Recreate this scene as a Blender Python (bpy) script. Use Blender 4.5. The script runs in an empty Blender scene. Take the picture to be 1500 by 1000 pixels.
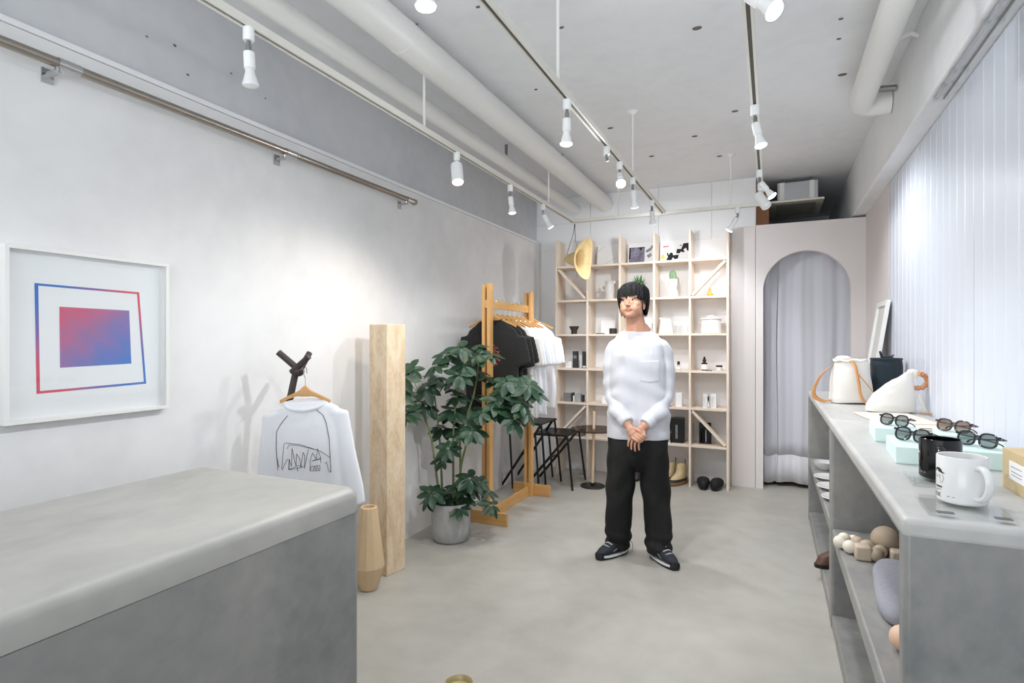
import bpy, bmesh, math, random
import numpy as np
from mathutils import Matrix, Vector, Euler, noise as mnoise
from mathutils.bvhtree import BVHTree
R = math.radians
PI = math.pi
scene = bpy.context.scene
C = scene.collection
random.seed(7)

# ------------------------------------------------------------------ camera
YAW = 24.52
cam_d = bpy.data.cameras.new('camera')
cam = bpy.data.objects.new('camera', cam_d)
C.objects.link(cam)
cam.location = (0, 0, 1.35)
cam.rotation_euler = (R(90), 0, R(YAW))
cam_d.sensor_width = 36.0
cam_d.lens = 36.0 * 833 / 1500
cam_d.clip_start = 0.02
scene.camera = cam

# ------------------------------------------------------------------ world, added ceiling fill light behind the camera, exposure
world = bpy.data.worlds.new('daylight')
scene.world = world
world.use_nodes = True
wbg = world.node_tree.nodes['Background']
wbg.inputs['Color'].default_value = (0.86, 0.93, 1.0, 1)
wbg.inputs['Strength'].default_value = 1.0

def area(name, loc, rot, sx, sy, power, col):
    d = bpy.data.lights.new(name, 'AREA')
    d.shape = 'RECTANGLE'; d.size = sx; d.size_y = sy; d.energy = power; d.color = col
    o = bpy.data.objects.new(name, d); C.objects.link(o)
    o.location = loc; o.rotation_euler = rot
    return o
FILL_POWER = 52
fill_lamp = area('ceiling_fill', (-0.75, -2.42, 1.45), (R(128), 0, 0), 2.7, 1.7, FILL_POWER, (0.90, 0.95, 1.0))     # unseen fill added behind the camera, tilted up to brighten the ceiling
fill_lamp.data.spread = R(115)
LAMP = 1.0            # scale for every lamp in the room
scene.view_settings.view_transform = 'Standard'
scene.view_settings.look = 'None'
scene.view_settings.gamma = 1.0
scene.view_settings.use_curve_mapping = False
scene.view_settings.exposure = 0.20
if hasattr(scene, 'cycles'):
    scene.cycles.diffuse_bounces = 8; scene.cycles.max_bounces = 14; scene.cycles.transparent_max_bounces = 16

# ------------------------------------------------------------------ helpers
def lin(h):
    h = h.lstrip('#')
    out = []
    for i in (0, 2, 4):
        c = int(h[i:i+2], 16) / 255
        out.append(c / 12.92 if c <= 0.04045 else ((c + 0.055) / 1.055) ** 2.4)
    return out

def mat(name, col, rough=0.5, var=0.0, scale=4.0, bump=0.0, bscale=60.0, metal=0.0, spec=0.5,
        stretch=(1, 1, 1), detail=4.0, emit=None, estr=0.0, sheen=0.0, coat=0.0, trans=0.0, alpha=1.0, col2=None, sss=0.0):
    m = bpy.data.materials.new(name)
    m.use_nodes = True
    nt = m.node_tree; N = nt.nodes; L = nt.links
    b = N['Principled BSDF']
    c = lin(col) if isinstance(col, str) else col
    b.inputs['Roughness'].default_value = rough
    b.inputs['Metallic'].default_value = metal
    b.inputs['Specular IOR Level'].default_value = spec
    if sheen: b.inputs['Sheen Weight'].default_value = sheen
    if coat: b.inputs['Coat Weight'].default_value = coat
    if trans: b.inputs['Transmission Weight'].default_value = trans
    if alpha < 1: b.inputs['Alpha'].default_value = alpha
    if sss:
        b.inputs['Subsurface Weight'].default_value = sss
        b.inputs['Subsurface Radius'].default_value = (0.02, 0.008, 0.004)
    if emit is not None:
        e = lin(emit) if isinstance(emit, str) else emit
        b.inputs['Emission Color'].default_value = (*e, 1); b.inputs['Emission Strength'].default_value = estr
    b.inputs['Base Color'].default_value = (*c, 1)
    if var or col2 or bump:
        tc = N.new('ShaderNodeTexCoord')
        mp = N.new('ShaderNodeMapping'); mp.inputs['Scale'].default_value = stretch
        L.new(tc.outputs['Object'], mp.inputs['Vector'])
    if var or col2:
        nz = N.new('ShaderNodeTexNoise'); nz.inputs['Scale'].default_value = scale; nz.inputs['Detail'].default_value = detail
        nz.inputs['Roughness'].default_value = 0.6
        L.new(mp.outputs['Vector'], nz.inputs['Vector'])
        rp = N.new('ShaderNodeValToRGB')
        c2 = (lin(col2) if col2 else [min(1, x * (1 + var)) for x in c])
        c1 = c if col2 else [x * (1 - var) for x in c]
        rp.color_ramp.elements[0].position = 0.32; rp.color_ramp.elements[0].color = (*c1, 1)
        rp.color_ramp.elements[1].position = 0.68; rp.color_ramp.elements[1].color = (*c2, 1)
        L.new(nz.outputs['Fac'], rp.inputs['Fac'])
        L.new(rp.outputs['Color'], b.inputs['Base Color'])
    if bump:
        nb = N.new('ShaderNodeTexNoise'); nb.inputs['Scale'].default_value = bscale; nb.inputs['Detail'].default_value = 5
        L.new(mp.outputs['Vector'], nb.inputs['Vector'])
        bp = N.new('ShaderNodeBump'); bp.inputs['Strength'].default_value = bump; bp.inputs['Distance'].default_value = 0.01
        L.new(nb.outputs['Fac'], bp.inputs['Height'])
        L.new(bp.outputs['Normal'], b.inputs['Normal'])
    return m

def concrete(name, c_lo, c_mid, c_hi, rough=0.45, scale=1.6, stretch=(1, 1, 1), bump=0.15):
    m = mat(name, c_mid, rough)
    nt = m.node_tree; N = nt.nodes; L = nt.links; b = N['Principled BSDF']
    tc = N.new('ShaderNodeTexCoord'); mp = N.new('ShaderNodeMapping'); mp.inputs['Scale'].default_value = stretch
    L.new(tc.outputs['Object'], mp.inputs['Vector'])
    n1 = N.new('ShaderNodeTexNoise'); n1.inputs['Scale'].default_value = scale; n1.inputs['Detail'].default_value = 8; n1.inputs['Roughness'].default_value = 0.62; n1.inputs['Distortion'].default_value = 0.8
    L.new(mp.outputs['Vector'], n1.inputs['Vector'])
    n2 = N.new('ShaderNodeTexNoise'); n2.inputs['Scale'].default_value = scale * 9; n2.inputs['Detail'].default_value = 6
    L.new(mp.outputs['Vector'], n2.inputs['Vector'])
    mx = N.new('ShaderNodeMix'); mx.data_type = 'FLOAT'; mx.inputs['Factor'].default_value = 0.28
    L.new(n1.outputs['Fac'], mx.inputs['A']); L.new(n2.outputs['Fac'], mx.inputs['B'])
    rp = N.new('ShaderNodeValToRGB')
    e = rp.color_ramp.elements
    e[0].position = 0.36; e[0].color = (*lin(c_lo), 1)
    e[1].position = 0.66; e[1].color = (*lin(c_hi), 1)
    k = e.new(0.5); k.color = (*lin(c_mid), 1)
    L.new(mx.outputs['Result'], rp.inputs['Fac']); L.new(rp.outputs['Color'], b.inputs['Base Color'])
    bp = N.new('ShaderNodeBump'); bp.inputs['Strength'].default_value = bump; bp.inputs['Distance'].default_value = 0.004
    L.new(mx.outputs['Result'], bp.inputs['Height']); L.new(bp.outputs['Normal'], b.inputs['Normal'])
    return m

def wood(name, c_a, c_b, axis='z', rough=0.5, scale=3.0, dens=14.0):
    m = mat(name, c_a, rough)
    nt = m.node_tree; N = nt.nodes; L = nt.links; b = N['Principled BSDF']
    tc = N.new('ShaderNodeTexCoord'); mp = N.new('ShaderNodeMapping')
    st = {'x': (0.6, dens, dens), 'y': (dens, 0.6, dens), 'z': (dens, dens, 0.6)}[axis]
    mp.inputs['Scale'].default_value = st
    L.new(tc.outputs['Object'], mp.inputs['Vector'])
    n1 = N.new('ShaderNodeTexNoise'); n1.inputs['Scale'].default_value = scale; n1.inputs['Detail'].default_value = 6; n1.inputs['Distortion'].default_value = 1.2
    L.new(mp.outputs['Vector'], n1.inputs['Vector'])
    rp = N.new('ShaderNodeValToRGB'); e = rp.color_ramp.elements
    e[0].position = 0.3; e[0].color = (*lin(c_b), 1); e[1].position = 0.65; e[1].color = (*lin(c_a), 1)
    L.new(n1.outputs['Fac'], rp.inputs['Fac']); L.new(rp.outputs['Color'], b.inputs['Base Color'])
    return m

def clear(name, tint, gloss=0.12, rough=0.02):
    """thin clear plastic or glass: see-through with a fresnel shine"""
    m = bpy.data.materials.new(name); m.use_nodes = True
    nt = m.node_tree; N = nt.nodes; L = nt.links
    N.remove(N['Principled BSDF'])
    t = N.new('ShaderNodeBsdfTransparent'); t.inputs['Color'].default_value = (*lin(tint), 1)
    g = N.new('ShaderNodeBsdfGlossy'); g.inputs['Roughness'].default_value = rough
    fr = N.new('ShaderNodeLayerWeight'); fr.inputs['Blend'].default_value = 0.12
    mu = N.new('ShaderNodeMath'); mu.operation = 'MULTIPLY_ADD'; mu.inputs[1].default_value = 0.55; mu.inputs[2].default_value = gloss * 0.22
    L.new(fr.outputs['Facing'], mu.inputs[0])
    x = N.new('ShaderNodeMixShader'); L.new(mu.outputs[0], x.inputs['Fac']); L.new(t.outputs[0], x.inputs[1]); L.new(g.outputs[0], x.inputs[2])
    L.new(x.outputs[0], N['Material Output'].inputs['Surface'])
    return m

class MB:
    """collects shapes and links them as one mesh object"""
    def __init__(s): s.v = []; s.f = []; s.mi = []; s.k = 0
    def add(s, vs, fs, M=None):
        o = len(s.v)
        if M is not None: vs = [tuple(M @ Vector(p)) for p in vs]
        s.v.extend([tuple(p) for p in vs]); s.f.extend([tuple(i + o for i in f) for f in fs]); s.mi.extend([s.k] * len(fs))
        return s
    def box(s, x0, x1, y0, y1, z0, z1, M=None):
        vs = [(x0,y0,z0),(x1,y0,z0),(x1,y1,z0),(x0,y1,z0),(x0,y0,z1),(x1,y0,z1),(x1,y1,z1),(x0,y1,z1)]
        return s.add(vs, [(0,3,2,1),(4,5,6,7),(0,1,5,4),(1,2,6,5),(2,3,7,6),(3,0,4,7)], M)
    def lathe(s, prof, n=24, M=None, cap=True, sx=1, sy=1):
        vs = []; fs = []
        for r, z in prof:
            for i in range(n):
                a = 2 * PI * i / n
                vs.append((r * math.cos(a) * sx, r * math.sin(a) * sy, z))
        for j in range(len(prof) - 1):
            for i in range(n):
                k = (i + 1) % n
                fs.append((j*n+i, j*n+k, (j+1)*n+k, (j+1)*n+i))
        if cap:
            fs.append(tuple(reversed(range(n)))); fs.append(tuple((len(prof)-1)*n+i for i in range(n)))
        return s.add(vs, fs, M)
    def cyl(s, p, q, r, r2=None, n=14):
        return s.tube([p, q], [r, r if r2 is None else r2], n)
    def tube(s, pts, r, n=8, cap=True, flat=1.0):
        pts = [Vector(p) for p in pts]
        if not isinstance(r, (list, tuple)): r = [r] * len(pts)
        vs = []; fs = []
        t = (pts[1] - pts[0]).normalized()
        up = Vector((0, 0, 1)) if abs(t.z) < 0.9 else Vector((0, 1, 0))
        nrm = (up - t * up.dot(t)).normalized()
        for j, p in enumerate(pts):
            if j == 0: t = pts[1] - pts[0]
            elif j == len(pts) - 1: t = pts[j] - pts[j-1]
            else: t = (pts[j+1] - pts[j]).normalized() + (pts[j] - pts[j-1]).normalized()
            t = t.normalized() if t.length > 1e-9 else Vector((0, 0, 1))
            nrm = nrm - t * nrm.dot(t)
            nrm = nrm.normalized() if nrm.length > 1e-6 else t.orthogonal().normalized()
            bn = t.cross(nrm)
            for i in range(n):
                a = 2 * PI * i / n
                vs.append(p + nrm * (math.cos(a) * r[j] * flat) + bn * (math.sin(a) * r[j]))
        for j in range(len(pts) - 1):
            for i in range(n):
                k = (i + 1) % n
                fs.append((j*n+i, j*n+k, (j+1)*n+k, (j+1)*n+i))
        if cap:
            fs.append(tuple(reversed(range(n)))); fs.append(tuple((len(pts)-1)*n+i for i in range(n)))
        return s.add(vs, fs)
    def prism(s, poly, z0, z1, M=None):
        n = len(poly)
        vs = [(x, y, z0) for x, y in poly] + [(x, y, z1) for x, y in poly]
        fs = [tuple(reversed(range(n))), tuple(range(n, 2*n))] + [(i, (i+1) % n, n + (i+1) % n, n + i) for i in range(n)]
        return s.add(vs, fs, M)
    def ball(s, c, r, nu=16, nv=10, M=None):
        if not isinstance(r, (list, tuple)): r = (r, r, r)
        vs = [(c[0], c[1], c[2] - r[2])]; fs = []
        for j in range(1, nv):
            th = PI * j / nv
            for i in range(nu):
                a = 2 * PI * i / nu
                vs.append((c[0] + r[0]*math.sin(th)*math.cos(a), c[1] + r[1]*math.sin(th)*math.sin(a), c[2] - r[2]*math.cos(th)))
        vs.append((c[0], c[1], c[2] + r[2])); T = len(vs) - 1
        for i in range(nu):
            k = (i + 1) % nu
            fs.append((0, 1 + k, 1 + i))
            fs.append((T, T - nu + i, T - nu + k))
            for j in range(nv - 2): fs.append((1+j*nu+i, 1+j*nu+k, 1+(j+1)*nu+k, 1+(j+1)*nu+i))
        return s.add(vs, fs, M)
    def loft(s, rings, cap=True, M=None):
        n = len(rings[0]); vs = [p for r in rings for p in r]; fs = []
        for j in range(len(rings) - 1):
            for i in range(n):
                k = (i + 1) % n
                fs.append((j*n+i, j*n+k, (j+1)*n+k, (j+1)*n+i))
        if cap:
            fs.append(tuple(reversed(range(n)))); fs.append(tuple((len(rings)-1)*n+i for i in range(n)))
        return s.add(vs, fs, M)
    def grid(s, P, M=None):
        nr = len(P); nc = len(P[0]); vs = [p for r in P for p in r]
        fs = [(j*nc+i, j*nc+i+1, (j+1)*nc+i+1, (j+1)*nc+i) for j in range(nr-1) for i in range(nc-1)]
        return s.add(vs, fs, M)
    def mesh(s, name, mats, smooth=True, ang=38):
        me = bpy.data.meshes.new(name)
        me.from_pydata(s.v, [], s.f)
        if not isinstance(mats, (list, tuple)): mats = [mats]
        for m in mats: me.materials.append(m)
        if len(mats) > 1: me.polygons.foreach_set('material_index', s.mi)
        bm = bmesh.new(); bm.from_mesh(me); bmesh.ops.recalc_face_normals(bm, faces=bm.faces); bm.to_mesh(me); bm.free()
        if smooth:
            me.polygons.foreach_set('use_smooth', [True] * len(me.polygons))
            me.set_sharp_from_angle(angle=R(ang))
        return me
    def build(s, name, mats, parent=None, smooth=True, bevel=0, segs=2, ang=38, solid=0, sub=0):
        o = put(name, s.mesh(name, mats, smooth, ang), parent)
        if solid:
            k = o.modifiers.new('thickness', 'SOLIDIFY'); k.thickness = solid; k.offset = 0
        if sub:
            k = o.modifiers.new('smooth', 'SUBSURF'); k.levels = sub; k.render_levels = sub
        if bevel:
            k = o.modifiers.new('round', 'BEVEL'); k.width = bevel; k.segments = segs; k.limit_method = 'ANGLE'; k.angle_limit = R(40)
            k.harden_normals = False
        return o

def put(name, me, parent=None):
    o = bpy.data.objects.new(name, me); C.objects.link(o)
    if parent is not None: o.parent = parent
    return o

def tag(o, label, cat, group=None):
    o['label'] = label; o['category'] = cat
    if group: o['group'] = group
    return o

def thing(name, label, cat, loc=(0, 0, 0), rz=0, group=None):
    o = bpy.data.objects.new(name, None); C.objects.link(o)
    o.empty_display_size = 0.05
    o.location = loc; o.rotation_euler = (0, 0, R(rz))
    return tag(o, label, cat, group)

def struct(o): o['kind'] = 'structure'; return o
def stuff(o): o['kind'] = 'stuff'; return o

def fuse(mb, voxel, smooth=4, fac=0.5):
    """one continuous surface out of overlapping closed shapes"""
    me = bpy.data.meshes.new('tmp'); me.from_pydata(mb.v, [], mb.f)
    bm = bmesh.new(); bm.from_mesh(me); bmesh.ops.recalc_face_normals(bm, faces=bm.faces); bm.to_mesh(me); bm.free()
    o = bpy.data.objects.new('tmp', me); C.objects.link(o)
    k = o.modifiers.new('r', 'REMESH'); k.mode = 'VOXEL'; k.voxel_size = voxel; k.use_smooth_shade = True
    if smooth:
        k = o.modifiers.new('s', 'SMOOTH'); k.iterations = smooth; k.factor = fac
    dg = bpy.context.evaluated_depsgraph_get(); dg.update()
    out = bpy.data.meshes.new_from_object(o.evaluated_get(dg), depsgraph=dg)
    bpy.data.objects.remove(o); bpy.data.meshes.remove(me)
    out.materials.clear()
    out.polygons.foreach_set('use_smooth', [True] * len(out.polygons))
    return out

def displace(me, fn):
    n = len(me.vertices); a = np.empty(n * 3, dtype=np.float32); me.vertices.foreach_get('co', a)
    p = a.reshape(-1, 3).astype(np.float64); nn = np.empty(n * 3, dtype=np.float32); me.vertices.foreach_get('normal', nn)
    q = fn(p, nn.reshape(-1, 3).astype(np.float64))
    me.vertices.foreach_set('co', q.astype(np.float32).ravel()); me.update()

def bvh(me):
    return BVHTree.FromPolygons([v.co.copy() for v in me.vertices], [tuple(p.vertices) for p in me.polygons])

def text_mesh(s, size, depth=0.0):
    cu = bpy.data.curves.new('tmp', 'FONT'); cu.body = s; cu.size = size; cu.align_x = 'CENTER'; cu.align_y = 'CENTER'; cu.extrude = depth; cu.resolution_u = 3
    o = bpy.data.objects.new('tmp', cu); C.objects.link(o)
    dg = bpy.context.evaluated_depsgraph_get(); dg.update()
    me = bpy.data.meshes.new_from_object(o.evaluated_get(dg), depsgraph=dg)
    vs = [tuple(v.co) for v in me.vertices]; fs = [tuple(p.vertices) for p in me.polygons]
    bpy.data.objects.remove(o); bpy.data.curves.remove(cu); bpy.data.meshes.remove(me)
    return vs, fs

def copy_tree(o, parent=None):
    c = o.copy(); C.objects.link(c)
    if parent is not None: c.parent = parent
    for ch in list(o.children): copy_tree(ch, c)
    return c

def spl(pts, n=8):
    """smooth curve through the points"""
    P = [Vector(p) for p in pts]; out = []
    for i in range(len(P) - 1):
        a = P[max(0, i-1)]; b = P[i]; c = P[i+1]; d = P[min(len(P)-1, i+2)]
        for k in range(n):
            t = k / n
            out.append(0.5 * ((2*b) + (c-a)*t + (2*a-5*b+4*c-d)*t*t + (3*b-a-3*c+d)*t**3))
    out.append(P[-1]); return out

def ell(z, rx, ry, cx=0, cy=0, n=28, p=2.0):
    out = []
    for i in range(n):
        a = 2 * PI * i / n; ca, sa = math.cos(a), math.sin(a)
        out.append((cx + rx * math.copysign(abs(ca) ** (2/p), ca), cy + ry * math.copysign(abs(sa) ** (2/p), sa), z))
    return out

# ------------------------------------------------------------------ materials
m_white = mat('white_paint', '#EDEDEE', 0.6, var=0.015, scale=2, bump=0.05, bscale=30)
m_plaster = concrete('left_wall_plaster', '#DEDDDC', '#E6E5E4', '#ECEBEA', rough=0.7, scale=0.9, bump=0.05)
m_ceil = concrete('painted_concrete', '#E2E3E4', '#E8E9EA', '#ECECED', rough=0.75, scale=1.2, bump=0.12)
m_wallgrey = concrete('grey_painted_concrete', '#C4C5C8', '#CBCCCF', '#D2D3D5', rough=0.75, scale=1.2, bump=0.15)
m_back = mat('back_wall_paint', '#ECECED', 0.7, var=0.02, scale=1.5, bump=0.08, bscale=40)
m_pink = mat('pale_pink_board', '#DFD8D5', 0.6, var=0.012, scale=2)
m_floor = concrete('concrete_floor', '#9F9C94', '#ABA8A0', '#B6B3AB', rough=0.42, scale=0.8, bump=0.04)
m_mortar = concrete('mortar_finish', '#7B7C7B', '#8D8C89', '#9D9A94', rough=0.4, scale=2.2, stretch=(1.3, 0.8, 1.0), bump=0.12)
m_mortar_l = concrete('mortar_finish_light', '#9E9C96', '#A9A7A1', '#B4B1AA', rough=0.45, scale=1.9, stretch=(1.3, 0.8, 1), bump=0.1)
m_mortar_r = concrete('mortar_finish_toplit', '#AEADA9', '#BAB9B5', '#C5C3BE', rough=0.42, scale=1.9, stretch=(1.3, 0.8, 1), bump=0.08)  # paler still: stronger overhead light on the right tops put into the colour
m_poly = mat('corrugated_plastic', '#D6DBE5', 0.32, spec=0.5)
m_wp = mat('white_plastic', '#EFEFEE', 0.35)
m_wm = mat('white_metal', '#E9E8E4', 0.4)
m_track = mat('track_cream', '#E2DFD6', 0.4)
m_slot = mat('track_slot', '#5C574E', 0.5)
m_steel = mat('brushed_steel', '#A79F96', 0.28, metal=1.0, var=0.05, scale=3, stretch=(60, 1, 60))
m_chrome = mat('chrome', '#C8C8C8', 0.15, metal=1.0)
m_greymet = mat('grey_metal', '#8C8C8A', 0.4, metal=0.7)
m_black = mat('black_paint', '#121212', 0.35)
m_blackm = mat('black_matte', '#181818', 0.75)
m_pine = wood('pine', '#E1B273', '#D4A05E', 'z', 0.45)
m_pinex = wood('pine_x', '#DFB071', '#D09B59', 'x', 0.45)
m_piney = wood('pine_y', '#DFB071', '#D29E5C', 'y', 0.45)
m_plyz = wood('plywood_upright', '#EBDCCB', '#E3D2BF', 'z', 0.55, dens=9)
m_plyx = wood('plywood_board', '#EBDCCB', '#E2D1BE', 'x', 0.55, dens=9)
m_hanger = wood('hanger_wood', '#D3A266', '#BF8B4F', 'x', 0.4)
m_darkwood = mat('dark_stained_wood', '#3A302C', 0.5, var=0.2, scale=8, stretch=(8, 8, 1))
m_trav = concrete('travertine', '#C4A985', '#DAC3A3', '#E8D8BF', rough=0.6, scale=9, stretch=(1, 1, 0.4), bump=0.6)
m_clay = mat('sand_clay', '#CFB48F', 0.7, var=0.05, scale=8, bump=0.2, bscale=90)
m_pot = concrete('pot_cement', '#A0A09F', '#ABABA9', '#B5B5B3', rough=0.6, scale=4, bump=0.1)
m_soil = mat('soil', '#4A3E33', 0.95, var=0.3, scale=60, bump=0.8, bscale=120)
m_leaf = mat('plant_leaf', '#25432C', 0.42, var=0.28, scale=7)
m_stem = mat('plant_stem', '#6B7A4C', 0.6, var=0.2, scale=15)
m_tee_w = mat('white_cotton', '#E2E2E5', 0.85, sheen=0.2, bump=0.06, bscale=300)
m_tee_c = mat('cream_cotton', '#E3DDD6', 0.85, sheen=0.2, bump=0.06, bscale=300)
m_tee_g = mat('pale_grey_cotton', '#DCDDDF', 0.85, sheen=0.2, bump=0.06, bscale=300)
m_tee_k = mat('black_cotton', '#191817', 0.88, sheen=0.15, bump=0.06, bscale=300)
m_ink = mat('black_ink', '#2A2A2E', 0.8)
m_redink = mat('coral_ink', '#C5655C', 0.8)
m_paper = mat('white_paper', '#F1F0F0', 0.7)
m_curtain = mat('grey_curtain', '#CCCCD3', 0.8, sheen=0.3, bump=0.05, bscale=200)
m_hem = mat('curtain_hem', '#D6D5DA', 0.8, sheen=0.3)
m_mint = mat('mint_card', '#D8EDE8', 0.55)
m_mint_e = mat('mint_card_edge', '#C3DCD7', 0.6)
m_canvas = mat('canvas', '#E8E4DC', 0.9, sheen=0.2, bump=0.15, bscale=250)
m_navy = mat('navy_canvas', '#1C2832', 0.9, sheen=0.2, bump=0.12, bscale=250)
m_tan = mat('tan_leather', '#D79A5F', 0.45, var=0.08, scale=10)
m_tan_d = mat('braided_leather', '#C58D62', 0.5, var=0.12, scale=20)
m_kraft = mat('kraft_card', '#CFB98F', 0.8, var=0.03, scale=30)
m_cer = mat('white_ceramic', '#E2E1DF', 0.18)
m_cerm = mat('matte_white_ceramic', '#E4E1DD', 0.5)
m_blackc = mat('black_glaze', '#0C0C0C', 0.08)
m_dark = mat('charcoal_ceramic', '#33322F', 0.6, var=0.1, scale=20)
m_acryl = clear('clear_acrylic', '#FDFEFE', 0.05)
m_glass = clear('window_glass', '#FDFEFE', 0.05)
m_smoke = clear('smoked_acrylic', '#B3A9A3', 0.12)
m_lensg = clear('tinted_lens', '#8A9494', 0.25)
m_lensb = clear('brown_lens', '#9A877A', 0.25)
m_bulb_on = mat('lit_bulb', '#FFFFFF', 0.3, emit='#F4F8FF', estr=30)
m_bulb_warm = mat('lit_warm_bulb', '#FFFFFF', 0.3, emit='#FFE2BE', estr=30)
m_bulb_soft = mat('shaded_lit_bulb', '#F4F4F2', 0.3, emit='#F4F8FF', estr=1.0)
m_bulb_off = mat('unlit_bulb', '#E4E4E2', 0.25)
m_brown = mat('brown_board', '#7A4E2E', 0.7, var=0.15, scale=6, stretch=(6, 6, 1))
m_aluz = mat('galvanised_sheet', '#B4B6B8', 0.4, metal=0.6)
m_cream = mat('cream_plastic', '#DAD5C6', 0.5)
m_grille = mat('grille_dark', '#6F6A60', 0.6)

# ================================================================== the room
struct(MB().box(-2.45, 0.95, -2.6, 8.0, -0.1, 0.0).build('floor', m_floor, smooth=False))
ceil = struct(MB().box(-2.45, 0.95, -2.6, 8.0, 2.88, 3.0).build('ceiling', m_ceil, smooth=False))
# old anchor holes left in the ceiling slab
hole = MB(); hole.lathe([(0.016, -0.004), (0.017, 0.0)], 10); hole_me = hole.mesh('anchor_hole', mat('anchor_rust', '#6E6862', 0.9))
for (x, y, sc) in [(0.12, 2.62, 1.3), (-0.33, 2.9, 1.1), (-0.22, 4.05, 1.0), (0.37, 3.75, 1.1), (-0.52, 4.42, 1.0), (-0.39, 4.98, 1.0), (-0.93, 2.62, .6),
                   (-0.9, 4.75, 1.0), (-1.05, 4.0, 1.0), (0.3, 3.1, .5), (0.31, 3.3, .5), (-1.3, 3.2, .5), (-1.22, 2.3, .5), (-1.1, 2.0, .5), (-1.45, 4.1, .6)]:
    o = put('anchor_hole', hole_me, ceil); o.location = (x, y, 2.88); o.scale = (sc * 1.25, sc * 0.8, 1)

wl = struct(MB().box(-2.55, -2.33, -2.6, 8.0, 0, 2.88).build('wall_left', m_wallgrey, smooth=False))
MB().box(-2.329, -2.277, -2.6, 5.76, 0, 2.39).build('plaster_board', m_plaster, wl, smooth=False)
MB().box(-2.329, -2.270, -2.6, 5.76, 2.392, 2.412).build('board_capping', m_white, wl, smooth=False)
pit = MB(); pit.ball((0, 0, 0), (0.004, 0.012, 0.008), 8, 5); pit_me = pit.mesh('plaster_pit', m_grille)
for (y, z, sc) in [(0.86, 2.66, .8), (1.02, 2.71, .8), (1.18, 2.62, .7), (1.12, 2.66, .6), (1.5, 2.6, .5), (1.62, 2.62, .7), (1.68, 2.52, .6), (1.9, 2.62, .5), (2.1, 2.58, .4), (0.95, 2.6, .5)]:
    o = put('plaster_pit', pit_me, wl); o.location = (-2.33, y, z); o.scale = (1, sc, sc)

wb = struct(MB().box(-2.45, -0.13, 5.76, 5.9, 0, 2.88).build('wall_back', m_back, smooth=False))
xs = [-2.33, -1.72, -1.02, -0.52, -0.135]
for i in range(4):
    for (z0, z1) in ((2.33, 2.60), (2.604, 2.878)):
        MB().box(xs[i] + 0.002, xs[i+1] - 0.002, 5.748, 5.765, z0, z1).build('wall_block', m_back, wb, smooth=False, bevel=0.002)
# plywood edge where the back wall stops, and the dark store room behind it
MB().box(-0.13, -0.02, 5.78, 5.86, 2.2, 2.80).build('plywood_edge', m_brown, wb, smooth=False)
struct(MB().box(-2.45, 0.95, 7.9, 8.05, 0, 2.88).build('wall_far', m_wallgrey, smooth=False))
MB().box(-0.6, 0.75, 7.86, 7.9, 2.30, 2.62).build('duct_cover', m_wallgrey, bpy.data.objects['wall_far'], smooth=False)

# partition with the arched doorway
ax0, ax1, spring = -0.069, 0.626, 1.815
rad = (ax1 - ax0) / 2; acx = (ax0 + ax1) / 2
y0, y1 = 5.70, 5.79
px0, px1, ptop = -0.132, 0.738, 2.42
arc = [(acx - rad * math.cos(a), spring + rad * math.sin(a)) for a in [PI * i / 32 for i in range(33)]]
mb = MB()
for yy in (y0, y1):
    vs = [(px0, yy, 0), (ax0, yy, 0), (ax1, yy, 0), (px1, yy, 0), (px0, yy, spring), (px1, yy, spring), (px0, yy, ptop), (px1, yy, ptop)]
    vs += [(x, yy, z) for x, z in arc] + [(x, yy, ptop) for x, z in arc]
    fs = [(0, 1, 8, 4), (2, 3, 5, 8 + 32), (4, 8, 8 + 33, 6), (8 + 32, 5, 7, 8 + 65)]
    fs += [(8 + i, 8 + i + 1, 8 + 33 + i + 1, 8 + 33 + i) for i in range(32)]
    mb.add(vs, fs)
prof = [(ax0, 0)] + arc + [(ax1, 0)]
mb.grid([[(x, y0, z) for x, z in prof], [(x, y1, z) for x, z in prof]])
mb.grid([[(px0, y0, 0), (px0, y1, 0)], [(px0, y0, ptop), (px0, y1, ptop)], [(px1, y0, ptop), (px1, y1, ptop)], [(px1, y0, 0), (px1, y1, 0)]])
part = struct(mb.build('wall_partition', m_pink, smooth=True, ang=30))
MB().box(-0.338, -0.135, 5.703, 5.76, 0, ptop - 0.004).build('side_board', m_pink, part, smooth=False, bevel=0.001)

wr = struct(MB().box(0.76, 0.95, -2.6, 8.0, 0, 2.88).build('wall_right', m_white, smooth=False))
MB().box(0.738, 0.762, 4.66, 5.70, 0, 2.44).build('wall_board', m_pink, wr, smooth=False)
struct(MB().box(0.64, 0.9, -2.6, 8.0, 2.44, 2.88).build('beam', m_ceil, smooth=False, bevel=0.008))
# twin-wall plastic sheets with raised vertical ribs
def rib_sheet(yA, yB):
    m = MB(); P0 = []; P1 = []
    n = int(round((yB - yA) / 0.113)); st = (yB - yA) / n
    prof = []
    for i in range(n):
        a = yA + i * st
        prof += [(a, 0.739), (a + 0.003, 0.7372), (a + 0.007, 0.7372), (a + 0.010, 0.739)]
    prof.append((yB, 0.739))
    m.grid([[(x, y, 0.0) for y, x in prof], [(x, y, 2.436) for y, x in prof]])
    m.box(0.7395, 0.757, yA, yB, 0, 2.436)
    return m.build('corrugated_sheet', m_poly, wr, smooth=True, ang=20)
for a, b in ((3.752, 4.658), (2.842, 3.748), (1.932, 2.838), (1.022, 1.928), (0.112, 1.018), (-0.798, 0.108)):
    rib_sheet(a, b)

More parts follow.
